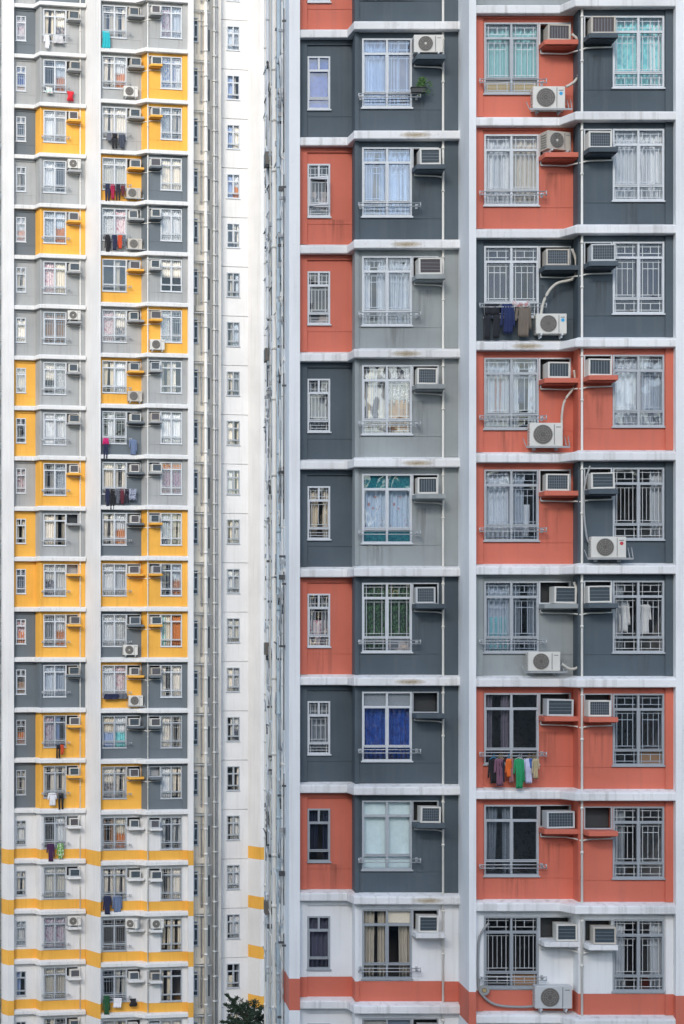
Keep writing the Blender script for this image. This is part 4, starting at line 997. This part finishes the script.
c = MB(); c.box(14.03, 18.0, -.6, -.2, 0, FB.zf(21) - .31); put('base_wall', c.mesh('wing_base'), [M['ywhite']], stair)

# ================================================================== TREE between the blocks
tD = 88.0; tx = (250 - PX0) * tD / FOC
tree = thing('pine_tree', 'dark green conifer top reaching up between the two blocks at the bottom edge', 'tree', (tx, tD, GROUND))
topz = (PY0 - 1010) * tD / FOC - GROUND
tr = MB(); tr.tube([(0, 0, 0), (.1, 0, topz * .5), (0, 0, topz - .1)], [.26, .17, .03], 8)
cr = MB(); rt = random.Random(5)
def spray(a, b_, dens, spread):
    a, b_ = Vector(a), Vector(b_); L = (b_ - a).length
    for k in range(int(dens * L)):
        t = rt.random() ** .8; c = a.lerp(b_, t); s = spread * (1.05 - .75 * t)
        c = c + Vector((rt.gauss(0, s), rt.gauss(0, s), rt.gauss(0, s * .6)))
        d = ((b_ - a).normalized() * .7 + Vector((rt.uniform(-1, 1), rt.uniform(-1, 1), rt.uniform(-.5, .8)))).normalized() * rt.uniform(.07, .17)
        n = Vector((rt.uniform(-1, 1), rt.uniform(-1, 1), rt.uniform(-1, 1))).normalized(); w = d.cross(n).normalized() * rt.uniform(.016, .032)
        cr.face([tuple(c), tuple(c + d * .5 + w), tuple(c + d), tuple(c + d * .5 - w)])
nb = 0
for i in range(74):
    t = i / 74; z = topz - .15 - 9.0 * t ** 1.3; a = i * 2.4 + rt.uniform(-.4, .4); R_ = .55 + 3.2 * t ** .8 + rt.uniform(-.15, .35)
    e = (math.cos(a) * R_, math.sin(a) * R_, z + .35 * R_ * (1 - t) + rt.uniform(-.2, .2))
    tr.tube([(0, 0, z - .2), (e[0] * .5, e[1] * .5, (z + e[2]) / 2 - .08), e], [.05, .03, .01], 5)
    spray((e[0] * .12, e[1] * .12, z), e, 110, .13 + .06 * t)
    for q in range(3):
        f_ = rt.uniform(.4, .9); m_ = (e[0] * f_, e[1] * f_, z + (e[2] - z) * f_); o2 = (m_[0] + rt.uniform(-.5, .5), m_[1] + rt.uniform(-.5, .5), m_[2] + rt.uniform(.1, .5))
        spray(m_, o2, 80, .07)
# the leader branch reaching up to the left, and the upright tips beside it
def limb(pts, dens, sp, r0):
    tr.tube(pts, [r0 * (1 - .8 * i / (len(pts) - 1)) for i in range(len(pts))], 5)
    for i, (a_, b__) in enumerate(zip(pts, pts[1:])): spray(a_, b__, dens, sp * (1 - .45 * i / (len(pts) - 1)))
limb([(.0, .2, topz - 1.0), (-.35, .3, topz - .1), (-.72, .3, topz + .32), (-1.08, .3, topz + .74)], 330, .075, .05)
for q in ((-.45, .3, topz + .02, -1.0, topz + .0), (-.65, .3, topz + .22, -1.15, topz + .30), (-.6, .3, topz + .15, -.22, topz + .34), (-.85, .3, topz + .45, -.6, topz + .62),
          (.0, .2, topz - .4, -.12, topz + .22), (.1, .1, topz - .4, .18, topz + .34), (.2, .2, topz - .5, .46, topz + .16), (.3, .1, topz - .6, .74, topz - .05), (-.2, .2, topz - .6, -.9, topz - .35), (-.3, .2, topz - .6, -1.3, topz - .5)):
    limb([(q[0], q[1], q[2]), ((q[0] + q[3]) / 2 + .03, q[1], (q[2] + q[4]) / 2 - .03), (q[3], q[1], q[4])], 330, .065, .02)
put('trunk', tr.mesh('trunk'), [M['bark']], tree)
put('crown', cr.mesh('crown', fix=False), [M['needle']], tree)

# ================================================================== ground, sky, sun, camera
b = MB(); b.face([(-1500, 1500, 0), (1500, 1500, 0), (1500, -1500, 0), (-1500, -1500, 0)])
g = put('ground', b.mesh('ground'), [M['asphalt']]); g.location.z = GROUND; g['kind'] = 'structure'

# unseen towers added behind the camera to block sun and darken the panes' reflections
def blocker_tower(x0, x1, y0, y1, top, mat):
    H = top - GROUND; n_ = int(H / 2.9)
    b = MB(); b.box(x0, x1, -y1, -y0, 0, H)
    for k in range(n_):
        b.box(x0 - .25, x1 + .25, -y1 - .25, -y1, k * 2.9 + 2.5, k * 2.9 + 2.8, 0)
    x = x0 + 1.0
    while x + 2.2 < x1:
        for k in range(n_): b.box(x, x + 1.6, -y1 - .06, -y1, k * 2.9 + .9, k * 2.9 + 2.3, 1)
        x += 4.2
    o = put('added_blocker', b.mesh('added_blocker', fix=False), [mat, M['coil']]); o.location.z = GROUND; o['kind'] = 'structure'
blocker_tower(-110, -22, -180, -150, 126, M['ylight'])
blocker_tower(-240, -113, -180, -150, 124, M['well'])
for x0, x1, t_, mt in ((-18, 30, 44, 'ydark'), (34, 66, 24, 'welldark'), (70, 110, 38, 'ydark'), (114, 190, 18, 'well')): blocker_tower(x0, x1, -176, -150, t_, M[mt])

w = bpy.data.worlds.new('World'); sc.world = w; w.use_nodes = True
n = w.node_tree; bg = n.nodes['Background']
sky = n.nodes.new('ShaderNodeTexSky'); sky.sky_type = 'NISHITA'; sky.sun_disc = False
SUN = Vector((-.30, -.85, .42)).normalized()
sky.sun_elevation = math.asin(SUN.z); sky.sun_rotation = math.atan2(SUN.x, SUN.y)
sky.air_density = 1.0; sky.dust_density = 1.0; sky.ozone_density = 1.0
n.links.new(sky.outputs[0], bg.inputs['Color']); bg.inputs['Strength'].default_value = 0.15
sun = bpy.data.lights.new('Sun', 'SUN'); sun.energy = 2.1; sun.angle = rad(28); sun.color = (1, .94, .86)
so = bpy.data.objects.new('sun', sun); COL.objects.link(so); so.rotation_euler = SUN.to_track_quat('Z', 'Y').to_euler()

cam = bpy.data.cameras.new('camera'); co = bpy.data.objects.new('camera', cam); COL.objects.link(co); sc.camera = co
co.location = (0, 0, 0); co.rotation_euler = (rad(90), 0, 0)
cam.sensor_fit = 'HORIZONTAL'; cam.sensor_width = 36.0; cam.lens = FOC / 684 * 36.0
cam.shift_x = (342 - PX0) / 684; cam.shift_y = (PY0 - 512) / 684
cam.clip_start = 0.5; cam.clip_end = 4000
sc.view_settings.view_transform = 'Standard'; sc.view_settings.look = 'None'; sc.view_settings.gamma = 1
sc.view_settings.exposure = 0.94
